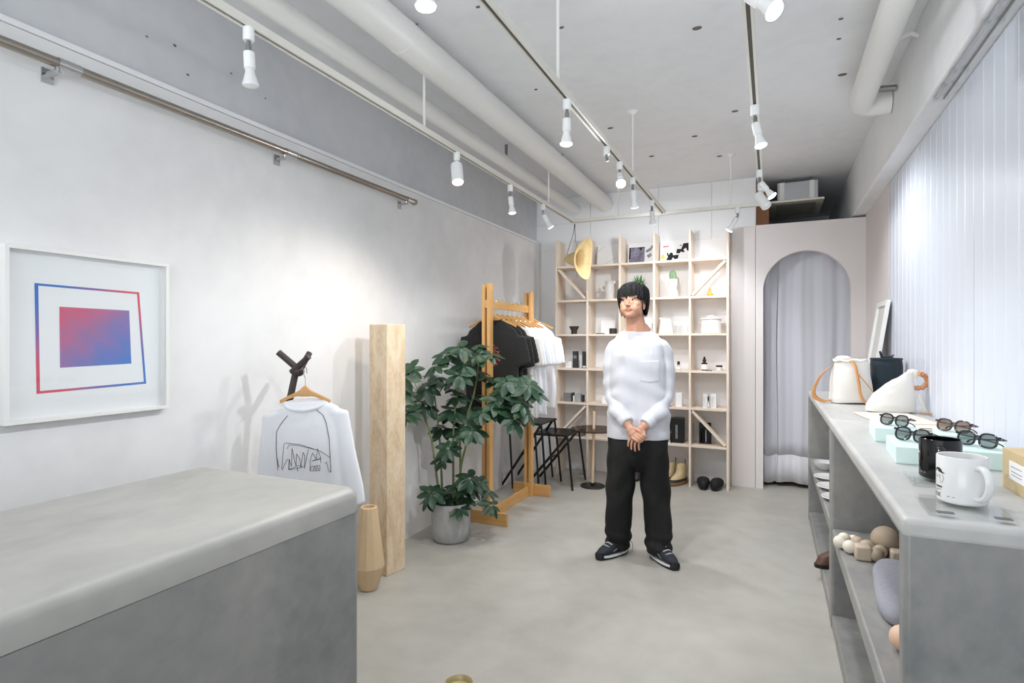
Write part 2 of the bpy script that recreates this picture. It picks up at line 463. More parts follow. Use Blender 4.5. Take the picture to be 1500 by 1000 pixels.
# shop front behind the camera: frame and glass
wf = struct(MB().box(-2.45, -2.2, -2.6, -2.5, 0, 2.88).box(0.7, 0.95, -2.6, -2.5, 0, 2.88).box(-2.2, 0.7, -2.6, -2.5, 2.65, 2.88).box(-2.2, 0.7, -2.6, -2.5, 0, 0.3).build('wall_front', m_white, smooth=False))
win = struct(MB().box(-2.2, -2.15, -2.58, -2.52, .3, 2.65).box(.65, .7, -2.58, -2.52, .3, 2.65).box(-2.15, .65, -2.58, -2.52, 2.6, 2.65).box(-2.15, .65, -2.58, -2.52, .3, .35).box(-.77, -.73, -2.58, -2.52, .35, 2.6).build('window_1', m_aluz, smooth=False))
MB().box(-2.15, -.77, -2.556, -2.55, .35, 2.6).build('pane', m_glass, win, smooth=False)
MB().box(-.73, .65, -2.556, -2.55, .35, 2.6).build('pane', m_glass, win, smooth=False)

# ------------------------------------------------------------------ pipes under the ceiling
def pipe(name, label, pts, r, joints, n=20):
    t = thing(name, label, 'pipe', pts[0])
    o = Vector(pts[0])
    P = [Vector(p) - o for p in pts]
    MB().tube(P, r, n).build('pipe_run', m_wm, t)
    for y in joints:
        MB().tube([Vector((P[0].x, y - o.y - 0.02, P[0].z)), Vector((P[0].x, y - o.y + 0.02, P[0].z))], r * 1.02, n).build('pipe_joint', m_wm, t)
        MB().box(P[0].x - 0.012, P[0].x + 0.012, y - o.y + 0.1, y - o.y + 0.104, P[0].z, 2.88 - o.z).build('hanger_strap', m_greymet, t)
    return t
pipe('ceiling_pipe', 'thinner white pipe running under the ceiling above the left lighting track', [(-1.874, -2.5, 2.735), (-1.874, 5.747, 2.735)], 0.050, [1.2, 3.9])
pipe('ceiling_pipe', 'thick white pipe running under the ceiling between the two lighting tracks', [(-1.56, -2.5, 2.765), (-1.56, 5.747, 2.765)], 0.080, [2.2, 4.3])
t = thing('insulated_pipe', 'short thick white lagged pipe with elbow by the right ceiling beam', 'pipe', (0.475, 3.95, 2.75))
path = [(0, -6.4, 0.03)] + [(0, y, 0.005 * math.sin(y * 5)) for y in np.linspace(-4, -0.2, 14)]
path += [(0.0 + 0.1 * (1 - math.cos(a)), -0.2 + 0.1 * math.sin(a) + 0.1, 0.0) for a in np.linspace(0.2, PI / 2, 6)] + [(0.16, 0.0, 0.0)]
MB().tube(path, 0.064, 18).build('lagging', m_wm, t)
MB().tube([(0.05, -0.16, 0.03), (0.16, -0.16, 0.02)], 0.018, 10).build('valve', m_greymet, t)
MB().tube([(0.05, -0.75, 0.02), (0.12, -0.74, 0.05), (0.155, -0.7, 0.05)], 0.010, 8).build('pipe_clip', m_wm, t)

# ------------------------------------------------------------------ steel rail on the left wall
t = thing('wall_rail', 'brushed steel hanging rail fixed along the top of the left wall', 'rail', (-2.215, 0, 2.30))
MB().tube([(0, -2.4, 0), (0, 3.24, 0)], 0.017, 14).build('tube', m_steel, t)
MB().tube([(0, 3.235, 0), (0, 3.262, 0)], 0.021, 14).build('end_cap', m_steel, t)
for y in (1.12, 2.12, 3.16):
    MB().tube([(0, y, 0), (0, y + 0.07, 0)], 0.0195, 14).build('sleeve', m_chrome, t)
    b = MB(); b.box(-0.06, 0.006, y - 0.012, y + 0.012, -0.035, -0.028); b.box(-0.062, -0.055, y - 0.018, y + 0.018, -0.06, -0.01); b.tube([(0, y, -0.034), (0, y, -0.010)], 0.008, 8)
    b.build('bracket', m_chrome, t)

# ------------------------------------------------------------------ lighting tracks
def track(label, A, B, rods, z=2.45):
    t = thing('lighting_track', label, 'lighting track', (A[0], A[1], z), group=None)
    d = Vector((B[0] - A[0], B[1] - A[1], 0)); Ln = d.length; rz = math.atan2(d.y, d.x)
    t.rotation_euler = (0, 0, rz)
    MB().box(0, Ln, -0.017, 0.017, 0.0, 0.018).box(0, Ln, -0.017, -0.007, -0.010, 0).box(0, Ln, 0.007, 0.017, -0.010, 0).build('track_channel', m_track, t, smooth=False)
    MB().box(0.01, Ln - 0.01, -0.007, 0.007, -0.004, 0.0).build('conductor_slot', m_slot, t, smooth=False)
    for s in rods:
        r = MB(); r.tube([(s, 0, 0.018), (s, 0, 2.88 - z)], 0.007, 8); rod = r.build('hanger_rod', m_wm, t)
        MB().lathe([(0.012, -0.025), (0.035, -0.006), (0.038, 0.0)], 16, Matrix.Translation((s, 0, 2.88 - z))).build('ceiling_cup', m_wm, rod)
    return t
T1, T2, T3, TC = -1.655, -0.84, -0.07, 4.98
track('left cream lighting track running along the plastered wall', (T1, -2.2), (T1, TC + 0.02), [0.9, 2.86, 4.72, 6.55])
track('middle cream lighting track running down the centre of the ceiling', (T2, -2.2), (T2, TC - 0.02), [1.2, 4.52, 5.98])
track('right cream lighting track nearest the corrugated wall', (T3, -2.2), (T3, TC - 0.02), [1.0, 2.5, 6.95])
track('short cream cross track joining the far ends of the tracks', (T1 + 0.02, TC), (T3, TC), [0.4, 1.33])

def spot(label, x, y, kind, lit, aim, power=0, col=(1, 1, 1), size=110, z=2.44, blend=0.5, group='track spotlights'):
    """aim: direction the lamp points to"""
    t = thing('track_spotlight', label, 'spotlight', (x, y, z), group=group); t.scale = (0.82, 0.82, 0.82)
    MB().lathe([(0.021, -0.055), (0.023, -0.05), (0.023, 0.0)], 14).build('adapter', m_wp, t)
    d = Vector(aim).normalized()
    if kind == 'bulb':
        piv = Vector((0, 0, -0.085))
        MB().tube([(0, 0, -0.05), piv], 0.009, 8).tube([piv - d * 0.012, piv + d * 0.02], 0.011, 8).build('neck', m_greymet, t)
        Mx = Matrix.Translation(piv) @ d.to_track_quat('Z', 'Y').to_matrix().to_4x4()
        MB().lathe([(0.012, 0.012), (0.022, 0.018), (0.023, 0.03), (0.023, 0.085), (0.019, 0.088)], 18, Mx).build('socket', m_wp, t)
        off = 0.09
        MB().lathe([(0.018, off - 0.003), (0.020, off + 0.015), (0.030, off + 0.05), (0.034, off + 0.062)], 20, Mx, cap=False).build('reflector_bulb', m_bulb_off if not lit else m_wp, t)
        g = MB(); g.lathe([(0.034, off + 0.062), (0.031, off + 0.069), (0.018, off + 0.075), (0.002, off + 0.077)], 20, Mx)
        g.build('bulb_face', {None: m_bulb_off, 'cool': m_bulb_on, 'warm': m_bulb_warm, 'soft': m_bulb_soft}[lit], t)
        tip = piv + d * (off + 0.09)
    elif kind == 'socket':
        piv = Vector((0, 0, -0.07))
        MB().tube([(0, 0, -0.05), piv, piv + d * 0.03], 0.009, 8).build('neck', m_greymet, t)
        tip = piv + d * 0.05
    else:
        piv = Vector((0, 0, -0.12))
        MB().tube([(0, 0, -0.05), piv], 0.007, 8).build('neck', m_wp, t)
        Mx = Matrix.Translation(piv) @ d.to_track_quat('Z', 'Y').to_matrix().to_4x4()
        MB().lathe([(0.02, -0.045), (0.04, -0.042), (0.042, -0.03), (0.042, 0.10), (0.038, 0.104), (0.036, 0.08)], 22, Mx, cap=False).lathe([(0.001, -0.0455), (0.02, -0.045)], 22, Mx, cap=False).build('can', m_wp, t)
        g = MB(); g.lathe([(0.036, 0.082), (0.034, 0.092), (0.015, 0.1), (0.001, 0.101)], 20, Mx)
        g.build('bulb_face', (m_bulb_warm if lit == 'warm' else m_bulb_on) if lit else m_bulb_off, t)
        tip = piv + d * 0.115
    if power:
        ld = bpy.data.lights.new('spot_light', 'SPOT'); ld.energy = power * LAMP; ld.color = col; ld.spot_size = R(size); ld.spot_blend = blend; ld.shadow_soft_size = 0.035
        lo = bpy.data.objects.new('spot_light', ld); C.objects.link(lo); lo.parent = t
        lo.location = tip; lo.rotation_euler = d.to_track_quat('-Z', 'Y').to_euler()
    return t
COOL = (0.93, 0.96, 1.0); WARM = (1.0, 0.87, 0.70)
spot('unlit white spotlight nearest the camera on the left track', T1, 1.42, 'bulb', None, (0.02, 0.05, -1))
spot('warm lit cylindrical spotlight on the left track', T1, 2.86, 'can', 'warm', (0.22, -0.25, -0.9), 20, WARM, 160)
spot('white spotlight pointing straight down just beyond the warm one', T1, 3.60, 'bulb', 'soft', (0.1, 0.05, -1), 13, COOL, 130)
spot('tilted white spotlight at the far end of the left track', T1, 4.22, 'bulb', 'soft', (0.42, 0.35, -0.9), 30, COOL, 120)
spot('lit white bulb at the top edge, nearest on the middle track', T2, 1.28, 'bulb', 'cool', (0.0, 0.05, -1), 20, COOL, 165)
spot('lit white bulb hanging above the plant on the middle track', T2, 2.44, 'bulb', 'cool', (-0.05, 0.05, -1), 44, COOL, 168)
spot('empty lamp socket on the middle track', T2, 3.12, 'socket', None, (0.2, 0, -1))
spot('lit bulb turned towards the camera on the middle track', T2, 3.42, 'bulb', 'cool', (0.2, -0.6, -0.6), 36, COOL, 174)
spot('long white spotlight pointing down beyond the lit bulbs', T2, 3.78, 'bulb', 'soft', (0.02, 0.45, -1), 28, COOL, 120)
spot('white spotlight tilted to the shelves at the end of the middle track', T2, 4.45, 'bulb', 'soft', (-0.1, 0.8, -0.75), 22, COOL, 150)
spot('brightest lit bulb, nearest the camera on the right track', T3, 1.80, 'bulb', 'cool', (0.6, -0.3, -0.7), 13, COOL, 130, blend=1.0)
spot('white spotlight tilted to the right on the right track', T3, 2.86, 'bulb', 'soft', (0.22, -0.1, -1), 24, COOL, 85, blend=1.0)
spot('lit bulb pointing at the corrugated wall on the right track', T3, 3.95, 'bulb', 'cool', (0.62, 0.0, -0.85), 32, COOL, 140)
spot('fat white cylindrical spotlight at the end of the right track', T3, 4.30, 'can', None, (0.5, -0.35, -0.8))
spot('small lit spotlight turned to the shelves on the cross track', -0.25, TC, 'bulb', 'cool', (-0.55, 0.25, -0.85), 20, COOL, 150)
# unseen lamp added to the left track to brighten the counter top
spot('unseen bulb added on the left track to light the counter', T1, 0.1, 'bulb', 'cool', (0.1, 0.1, -1), 4, COOL, 110, blend=1.0)

# rail with clips high on the corrugated wall
t = thing('curtain_rail', 'thin metal rail with clear clips under the beam above the corrugated wall', 'rail', (0.665, 2.18, 2.423))
MB().box(-0.006, 0.006, 0, 0.92, 0, 0.012).build('rail_bar', m_chrome, t, smooth=False)
MB().box(0.030, 0.036, 0, 0.92, 0.004, 0.010).build('lower_bar', m_greymet, t, smooth=False)
for y in (0.06, 0.22, 0.60, 0.74, 0.88):
    MB().box(-0.016, 0.044, y, y + 0.03, -0.006, 0.015).build('clip', m_acryl, t, smooth=False, bevel=0.003)

# ceiling cassette unit in the store room
t = thing('air_conditioner', 'ceiling cassette air conditioner in the dark space above the partition', 'air conditioner', (0.21, 6.16, 2.635))
MB().box(-0.16, 0.18, -0.26, 0.25, 0.02, 0.20).build('casing', m_aluz, t, smooth=False, bevel=0.004)
for xa in (-0.14, 0.11): MB().box(xa, xa + 0.04, -0.265, -0.26, 0.02, 0.20).build('bracket_strip', m_wm, t, smooth=False)
MB().box(-0.225, 0.225, -0.34, 0.34, 0.0, 0.02).build('face_panel', m_cream, t, smooth=False, bevel=0.004)
MB().box(-0.165, 0.165, -0.25, 0.25, -0.003, 0.0).build('intake_grille', m_grille, t, smooth=False)
for i in range(9):
    y = -0.235 + i * 0.055
    MB().box(-0.163, 0.163, y, y + 0.010, -0.007, -0.003).build('louvre', m_grille, t, smooth=False)
for x in (-0.1, 0.12):
    MB().tube([(x, -0.2, 0.20), (x, -0.2, 0.245)], 0.006, 8).lathe([(0.016, 0.202), (0.016, 0.212)], 8, Matrix.Translation((x, -0.2, 0))).build('mounting_bolt', m_greymet, t)

# curtain in the arch
def drape(xa, xb, y, z0, z1, folds, amp, seed, hem):
    rr = random.Random(seed); ph = rr.random() * 6; n = int(folds * 14); P = []
    for j in range(19):
        v = j / 18; z = z1 + (z0 - z1) * v; row = []
        for i in range(n + 1):
            u = i / n
            w = math.sin(2 * PI * folds * u + ph + 0.5 * math.sin(5 * u + seed)) + 0.35 * math.sin(2 * PI * folds * 2.3 * u + 1.7 + v)
            x = xa + (xb - xa) * u + 0.006 * math.sin(9 * v + 7 * u)
            row.append((x, y + amp * (0.55 + 0.45 * v) * w + 0.01 * math.sin(3 * v + 4 * u), z + 0.012 * math.sin(2.5 * u * PI)))
        P.append(row)
    return P
t = thing('curtain', 'grey fabric curtain hanging inside the arched doorway', 'curtain', (0, 0, 0))
MB().tube([(-0.12, 5.86, 2.30), (0.72, 5.86, 2.30)], 0.010, 10).build('curtain_rod', m_wm, t)
for (a, b, f, sd) in ((-0.12, 0.045, 1.4, 3), (0.035, 0.70, 3.4, 5)):
    P = drape(a, b, 5.875, 0.035, 2.30, f, 0.018, sd, 0)
    MB().grid(P[:17]).build('curtain_panel', m_curtain, t, solid=0.003, ang=80)
    MB().grid([[(x, yy - 0.001, z) for x, yy, z in r] for r in P[16:]]).build('curtain_hem', m_hem, t, solid=0.004, ang=80)

# ------------------------------------------------------------------ left counter
t = thing('concrete_counter', 'big grey mortar-finished counter block in the left foreground', 'counter', (-1.505, 0.2, 0))
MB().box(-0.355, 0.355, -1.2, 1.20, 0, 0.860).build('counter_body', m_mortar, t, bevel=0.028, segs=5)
mb = MB()      # lighter top coat round the edge, overhead light partly put into its colour
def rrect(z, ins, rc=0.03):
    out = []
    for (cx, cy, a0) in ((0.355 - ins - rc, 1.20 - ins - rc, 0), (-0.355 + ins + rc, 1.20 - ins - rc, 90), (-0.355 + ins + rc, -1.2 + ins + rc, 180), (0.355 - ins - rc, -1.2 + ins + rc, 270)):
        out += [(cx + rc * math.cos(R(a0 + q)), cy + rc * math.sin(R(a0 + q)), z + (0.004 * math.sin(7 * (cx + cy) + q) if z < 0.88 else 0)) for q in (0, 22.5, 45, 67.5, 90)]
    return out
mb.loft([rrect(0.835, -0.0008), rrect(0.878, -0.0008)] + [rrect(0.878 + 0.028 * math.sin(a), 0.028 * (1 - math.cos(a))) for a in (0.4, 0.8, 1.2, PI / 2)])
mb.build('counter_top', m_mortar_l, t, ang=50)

# ------------------------------------------------------------------ display counters along the right wall
def display(label, ya, yb):
    t = thing('display_counter', label, 'counter', (0.255, ya, 0), group='mortar display counters')
    Ln = yb - ya; W = 0.478
    U = [(0, 0), (0.055, 0), (0.055, 0.925), (Ln - 0.055, 0.925), (Ln - 0.055, 0), (Ln, 0), (Ln, 0.970), (0, 0.970)]
    vs = [(0, y, z) for y, z in U] + [(W, y, z) for y, z in U]
    fs = [(i, (i + 1) % 8, 8 + (i + 1) % 8, 8 + i) for i in range(8)]
    for k in (0, 8): fs += [(k, k + 1, k + 2, k + 7), (k + 7, k + 2, k + 3, k + 6), (k + 6, k + 3, k + 4, k + 5)]
    MB().add(vs, fs).build('counter_body', m_mortar, t, bevel=0.013, segs=4)
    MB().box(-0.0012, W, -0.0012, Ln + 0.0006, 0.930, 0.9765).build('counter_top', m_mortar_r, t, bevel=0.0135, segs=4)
    MB().box(0.004, W, 0.055, Ln - 0.055, 0.415, 0.475).build('shelf', m_mortar, t, bevel=0.008, segs=3)
    MB().box(0.004, W, 0.05, Ln - 0.05, 0.0, 0.07).build('plinth', m_mortar, t, bevel=0.006)
    MB().box(W - 0.02, W, 0.055, Ln - 0.055, 0.07, 0.925).build('back_panel', m_mortar, t, smooth=False)
    return t
display('near mortar display counter on the right carrying mugs and eyewear boxes', 1.445, 3.10)
display('far mortar display counter on the right carrying the bags', 3.105, 4.88)

# ------------------------------------------------------------------ wall-to-wall shelving on the back wall
SX = [-2.005 + 0.329 * i for i in range(6)]
SZ = {'F': 0.39, 'E': 0.735, 'D': 1.08, 'C': 1.425, 'B': 1.77, 'A': 2.115}
SY0, SY1 = 5.485, 5.746
sh = thing('shelf_unit', 'tall pale plywood grid shelf unit against the back wall', 'shelf', (0, 0, 0))
for i, x in enumerate(SX):
    MB().box(x - 0.010, x + 0.010, SY0, SY1, 0, 2.385).build('upright', m_plyz, sh, smooth=False, bevel=0.001)
for k, z in SZ.items():
    for i in range(5):
        MB().box(SX[i] + 0.0105, SX[i+1] - 0.0105, SY0 + 0.002, SY1, z - 0.02, z).build('shelf_board', m_plyx, sh, smooth=False, bevel=0.001)
def brace(col, row, up):
    z0 = SZ[row] + 0.002; z1 = SZ[chr(ord(row) - 1)] - 0.022
    xa, xb = SX[col] + 0.012, SX[col+1] - 0.012
    if up: p, q = Vector((xa, 0, z0)), Vector((xb, 0, z1))
    else: p, q = Vector((xa, 0, z1)), Vector((xb, 0, z0))
    d = (q - p).normalized(); n = Vector((-d.z, 0, d.x)) * 0.011
    a, b = p + d * 0.012, q - d * 0.012
    vs = []
    for yy in (SY0 + 0.004, SY0 + 0.090): vs += [(v.x, yy, v.z) for v in (a - n, b - n, b + n, a + n)]
    MB().add(vs, [(0,1,2,3),(7,6,5,4),(0,4,5,1),(1,5,6,2),(2,6,7,3),(3,7,4,0)]).build('diagonal_brace', m_plyx, sh, smooth=False)
brace(0, 'B', False); brace(4, 'B', True); brace(0, 'F', True); brace(4, 'F', False)

# ================================================================== framed print on the left wall
t = thing('framed_print', 'white box frame with red and blue gradient square print on the left wall', 'picture', (-2.277, 1.262, 1.372), rz=0)
FW, FH, FD = 0.275, 0.295, 0.034     # half width (y), half height, depth towards the room
fm = MB()
t_ = 0.013
for (ya, yb, za, zb) in ((-FW, FW, FH - t_, FH), (-FW, FW, -FH, -FH + t_), (-FW, -FW + t_, -FH + t_, FH - t_), (FW - t_, FW, -FH + t_, FH - t_)):
    MB().box(0.001, FD, ya, yb, za, zb).build('frame_rail', m_wm, t, smooth=False, bevel=0.001)
MB().box(0.001, 0.008, -FW + t_, FW - t_, -FH + t_, FH - t_).build('paper', m_paper, t, smooth=False)
MB().box(0.027, 0.029, -FW + t_, FW - t_, -FH + t_, FH - t_).build('pane', m_glass, t, smooth=False)
def grad_mat(name, blotch):
    m = mat(name, '#5577BB', 0.8); nt = m.node_tree; N = nt.nodes; L = nt.links; b = N['Principled BSDF']
    tc = N.new('ShaderNodeTexCoord'); sp = N.new('ShaderNodeSeparateXYZ'); L.new(tc.outputs['Object'], sp.inputs[0])
    rp = N.new('ShaderNodeValToRGB'); e = rp.color_ramp.elements
    if blotch:    # red at the upper left through violet to blue at the lower right
        a = N.new('ShaderNodeMath'); a.operation = 'MULTIPLY_ADD'; a.inputs[1].default_value = 2.1; a.inputs[2].default_value = 0.5; L.new(sp.outputs['Y'], a.inputs[0])
        c2 = N.new('ShaderNodeMath'); c2.operation = 'MULTIPLY_ADD'; c2.inputs[1].default_value = -2.4; L.new(sp.outputs['Z'], c2.inputs[0]); L.new(a.outputs[0], c2.inputs[2])
        nz = N.new('ShaderNodeTexNoise'); nz.inputs['Scale'].default_value = 18; L.new(tc.outputs['Object'], nz.inputs['Vector'])
        d = N.new('ShaderNodeMath'); d.operation = 'MULTIPLY_ADD'; d.inputs[1].default_value = 0.35; L.new(nz.outputs['Fac'], d.inputs[0]); 
        s2 = N.new('ShaderNodeMath'); s2.operation = 'SUBTRACT'; s2.inputs[1].default_value = 0.19; L.new(c2.outputs[0], s2.inputs[0]); L.new(s2.outputs[0], d.inputs[2])
        L.new(d.outputs[0], rp.inputs['Fac'])
        e[0].position = 0.05; e[0].color = (*lin('#D9566F'), 1); e[1].position = 0.95; e[1].color = (*lin('#4478C4'), 1)
        k = e.new(0.45); k.color = (*lin('#A06F9E'), 1); k = e.new(0.65); k.color = (*lin('#7C74B4'), 1)
    else:         # outline: blue corners upper left and lower right, red in the others
        mu = N.new('ShaderNodeMath'); mu.operation = 'MULTIPLY'; L.new(sp.outputs['Y'], mu.inputs[0]); L.new(sp.outputs['Z'], mu.inputs[1])
        a = N.new('ShaderNodeMath'); a.operation = 'MULTIPLY_ADD'; a.inputs[1].default_value = 22; a.inputs[2].default_value = 0.5; L.new(mu.outputs[0], a.inputs[0])
        L.new(a.outputs[0], rp.inputs['Fac'])
        e[0].position = 0.1; e[0].color = (*lin('#3C74C2'), 1); e[1].position = 0.9; e[1].color = (*lin('#DC4F66'), 1)
        k = e.new(0.5); k.color = (*lin('#8A64A4'), 1)
    L.new(rp.outputs['Color'], b.inputs['Base Color'])
    return m
mo = grad_mat('print_outline_ink', False); mi_ = grad_mat('print_block_ink', True)
outer = [(-0.182, 0.176), (0.168, 0.172), (0.196, -0.190), (-0.176, -0.200)]
inner = [(-0.171, 0.168), (0.160, 0.164), (0.187, -0.182), (-0.166, -0.191)]
mb = MB()
vs = [(0.0085, y, z) for y, z in outer] + [(0.0085, y, z) for y, z in inner]
mb.add(vs, [(i, (i+1) % 4, 4 + (i+1) % 4, 4 + i) for i in range(4)])
mb.build('printed_outline', mo, t, smooth=False)
mb = MB(); mb.add([(0.0085, y, z) for y, z in ((-0.108, 0.100), (0.130, 0.098), (0.138, -0.108), (-0.106, -0.114))], [(0, 1, 2, 3)])
mb.build('printed_block', mi_, t, smooth=False)

# ================================================================== coat stand and hung raglan shirt (facing the camera)
CS = (-2.05, 2.035)      # knot position in plan
t = thing('coat_stand', 'dark branching wooden coat stand behind the hung shirt', 'coat stand', (CS[0], CS[1], 0), rz=YAW + 4)
kz = 1.225
MB().tube([(-0.24, -0.06, 0.01), (-0.005, 0.0, kz - 0.01)], [0.017, 0.016], 8).build('post', m_darkwood, t, ang=30)
MB().tube([(0.02, 0.0, kz - 0.02), (-0.085, -0.01, kz + 0.075)], [0.016, 0.015], 8).build('arm', m_darkwood, t, ang=30)
MB().tube([(-0.02, -0.015, kz - 0.02), (0.068, -0.05, kz + 0.055)], [0.016, 0.014], 8).build('arm', m_darkwood, t, ang=30)
MB().tube([(-0.005, 0.02, kz - 0.03), (0.035, 0.08, kz + 0.07)], [0.016, 0.014], 8).build('arm', m_darkwood, t, ang=30)
MB().ball((0.008, -0.012, kz - 0.015), (0.030, 0.026, 0.026), 14, 9).build('knot', m_darkwood, t)
MB().tube([(-0.24, -0.06, 0.015), (-0.05, -0.18, 0.015)], 0.014, 8).build('foot', m_darkwood, t)
MB().tube([(-0.24, -0.06, 0.015), (-0.05, 0.05, 0.015)], 0.014, 8).build('foot', m_darkwood, t)

def hanger_parts(parent, half, drop, mat_body, hook_h=0.09, thick=0.009):
    """wooden hanger; z = 0 at the crown of the wood"""
    top = []; bot = []
    for i in range(25):
        u = -1 + 2 * i / 24; a = abs(u)
        zc = -drop * (a ** 1.25) - 0.0 * a
        bump = 0.018 * math.exp(-(u / 0.16) ** 2)
        th = 0.020 + 0.014 * math.exp(-(u / 0.25) ** 2) - 0.004 * a
        top.append((u * half, zc - 0.018 + bump)); bot.append((u * half, zc - 0.018 - th))
    poly = top + bot[::-1]
    Mx = Matrix.Rotation(R(90), 4, 'X')
    mb = MB(); n = len(top)
    vs = [(x, -thick, z) for x, z in top] + [(x, -thick, z) for x, z in bot] + [(x, thick, z) for x, z in top] + [(x, thick, z) for x, z in bot]
    fs = []
    for i in range(n - 1):
        fs += [(i, n+i, n+i+1, i+1), (2*n+i, 2*n+i+1, 3*n+i+1, 3*n+i), (i, i+1, 2*n+i+1, 2*n+i), (n+i, 3*n+i, 3*n+i+1, n+i+1)]
    fs += [(0, 2*n, 3*n, n), (n-1, 2*n-1, 4*n-1, 3*n-1)]
    mb.add(vs, fs).build('hanger', mat_body, parent, bevel=0.003)
    r = hook_h * 0.27
    pts = [(0, 0, -0.01), (0, 0, hook_h - 2.2 * r)] + [(0, -r * math.cos(a) + 0.0, hook_h - r + r * math.sin(a)) for a in np.linspace(-0.9, 3.5, 14)]
    MB().tube(pts, 0.0018, 6).build('hook', m_chrome, parent)

def tee_mesh(half=0.25, length=0.70, sleeve=0.21, s_ang=58, depth=0.05, seed=1, slv_r=0.085, voxel=0.0085, slope=0.055, flare=1.05, fold=0.010, neck=0.085, wrist_r=None, drop=0.9):
    mb = MB()
    rings = []
    for (z, k, d) in ((-length, flare, 0.75), (-length * .75, 1.0 * flare, 0.8), (-length * .5, 1.0, 0.9), (-0.22, 0.97, 1.0), (-0.12, 0.97, 0.9), (-slope - 0.01, 0.90, 0.62), (-slope * .5, 0.62, 0.5), (-0.004, neck / half * 1.25, 0.42)):
        rings.append(ell(z, half * k, depth * d, n=36, p=2.6))
    mb.loft(rings)
    wr = wrist_r or slv_r * 0.9
    for s in (-1, 1):
        a = R(s_ang)
        p0 = Vector((s * half * 0.70, 0, -slope - slv_r * drop + 0.012))
        p1 = Vector((s * (half * 0.84), 0, -slope - slv_r * drop))
        p2 = p1 + Vector((s * math.cos(a), 0, -math.sin(a))) * sleeve
        ring = []
        for p, r_ in ((p0, slv_r * 0.85), (p1, slv_r), (p1.lerp(p2, .5), (slv_r + wr) / 2), (p2, wr)):
            ax = Vector((math.sin(a) * s, 0, math.cos(a)))      # across the sleeve in the plane of the shirt
            ring.append([tuple(p + ax * (r_ * math.cos(q)) + Vector((0, 1, 0)) * (min(r_, depth * .62) * math.sin(q))) for q in [2 * PI * i / 24 for i in range(24)]])
        mb.loft(ring)
    me = fuse(mb, voxel, 6)
    rr = random.Random(seed); k1 = rr.uniform(26, 36); k2 = rr.uniform(50, 64); a1 = rr.random() * 6; a2 = rr.random() * 6
    def fn(p, n):
        w = np.clip((-p[:, 2] - 0.10) / (length * .8), 0, 1)
        d = np.sin(k1 * p[:, 0] + a1 + 4 * p[:, 2]) * w + 0.45 * np.sin(k2 * p[:, 0] + a2 - 6 * p[:, 2]) * w
        q = p.copy(); q[:, 1] += fold * d
        q[:, 2] += 0.006 * np.sin(k1 * 0.7 * p[:, 0] + a2) * (w > .9)
        q[:, 0] += 0.006 * np.sin(18 * p[:, 2] + a1) * w
        return q
    displace(me, fn)
    return me

t = thing('hung_shirt', 'white raglan shirt with black scribble drawing on a wooden hanger', 'shirt', (-1.985, 2.02, 1.145), rz=YAW + 3)
hanger_parts(t, 0.115, 0.05, m_hanger, 0.085)
rag = tee_mesh(0.170, 0.72, 0.44, 82, 0.045, 4, 0.055, 0.007, 0.025, 1.05, 0.006, 0.09, wrist_r=0.055, drop=0.75)
rag.materials.append(m_tee_w)
o = put('shirt_body', rag, t); o.location = (0.0, 0, -0.07); o.rotation_euler = (0, R(-2.5), 0)
tree = bvh(rag)
def on_front(tr, x, z, y0=-0.4, eps=0.0015):
    h = tr.ray_cast(Vector((x, y0, z)), Vector((0, 1, 0)))
    return Vector((x, h[0].y - eps, z)) if h[0] else None
def draw(tr, parent, name, lines, r, m):
    mb = MB()
    for ln in lines:
        pts = []
        for (x0_, z0_), (x1_, z1_) in zip(ln[:-1], ln[1:]):
            n = max(1, int(math.hypot(x1_ - x0_, z1_ - z0_) / 0.008))
            pts += [(x0_ + (x1_ - x0_) * k / n, z0_ + (z1_ - z0_) * k / n) for k in range(n)]
        pts.append(ln[-1])
        P = [q for q in (on_front(tr, x, z) for x, z in pts) if q is not None]
        if len(P) > 1: mb.tube(P, r, 5)
    o = mb.build(name, m, parent); return o
# neckline ring and printed line work, pixel sketch scaled to metres on the shirt
def px(u, v): return ((u - 500) / 967 * 145 * 0.00306, -(v - 170) / 1000 * 150 * 0.00306)
ring = []
for a in np.linspace(0, 2 * PI, 33): ring.append((0.088 * math.cos(a), -0.012 + 0.026 * math.sin(a), -0.012 + 0.030 * math.sin(a) * (1 if math.sin(a) < 0 else .35)))
MB().tube([(x, -y * 0.9 * -1, z) for x, y, z in ring], 0.009, 8, cap=False).build('neck_rib', m_tee_w, o)
nk = MB(); nk.loft([ell(-0.016, 0.080, 0.020, n=24), ell(0.008, 0.086, 0.026, n=24)], cap=True)
seams = [[px(340, 310), px(270, 390), px(222, 470), px(215, 620), px(222, 850)], [px(600, 245), px(690, 320), px(722, 400), px(745, 560), px(748, 900)]]
draw(tree, o, 'raglan_seam', seams[:1], 0.0012, m_ink); draw(tree, o, 'raglan_seam', seams[1:], 0.0012, m_ink)
sk = [[(300, 590), (320, 580), (450, 600), (560, 640), (660, 680), (745, 750)], [(300, 590), (265, 840)], [(330, 640), (350, 600), (440, 610), (640, 670)],
      [(345, 740), (335, 850), (480, 830), (430, 812), (340, 845)], [(340, 840), (345, 740), (365, 820), (380, 630), (395, 740), (410, 820), (420, 690), (450, 750), (455, 830), (485, 680), (500, 720), (488, 850), (540, 650)],
      [(545, 860), (550, 770), (580, 690), (610, 760), (630, 650), (660, 760), (560, 775), (650, 750), (655, 800)], [(540, 870), (640, 875), (645, 820), (560, 830), (545, 870)], [(575, 870), (590, 825), (600, 870), (615, 825), (630, 870)],
      [(690, 810), (710, 790), (725, 880), (745, 890), (735, 900)], [(270, 850), (300, 790), (330, 740)], [(225, 740), (228, 790), (240, 820)], [(420, 830), (422, 870)]]
draw(tree, o, 'scribble_drawing', [[px(*p) for p in ln] for ln in sk], 0.0009, m_ink)
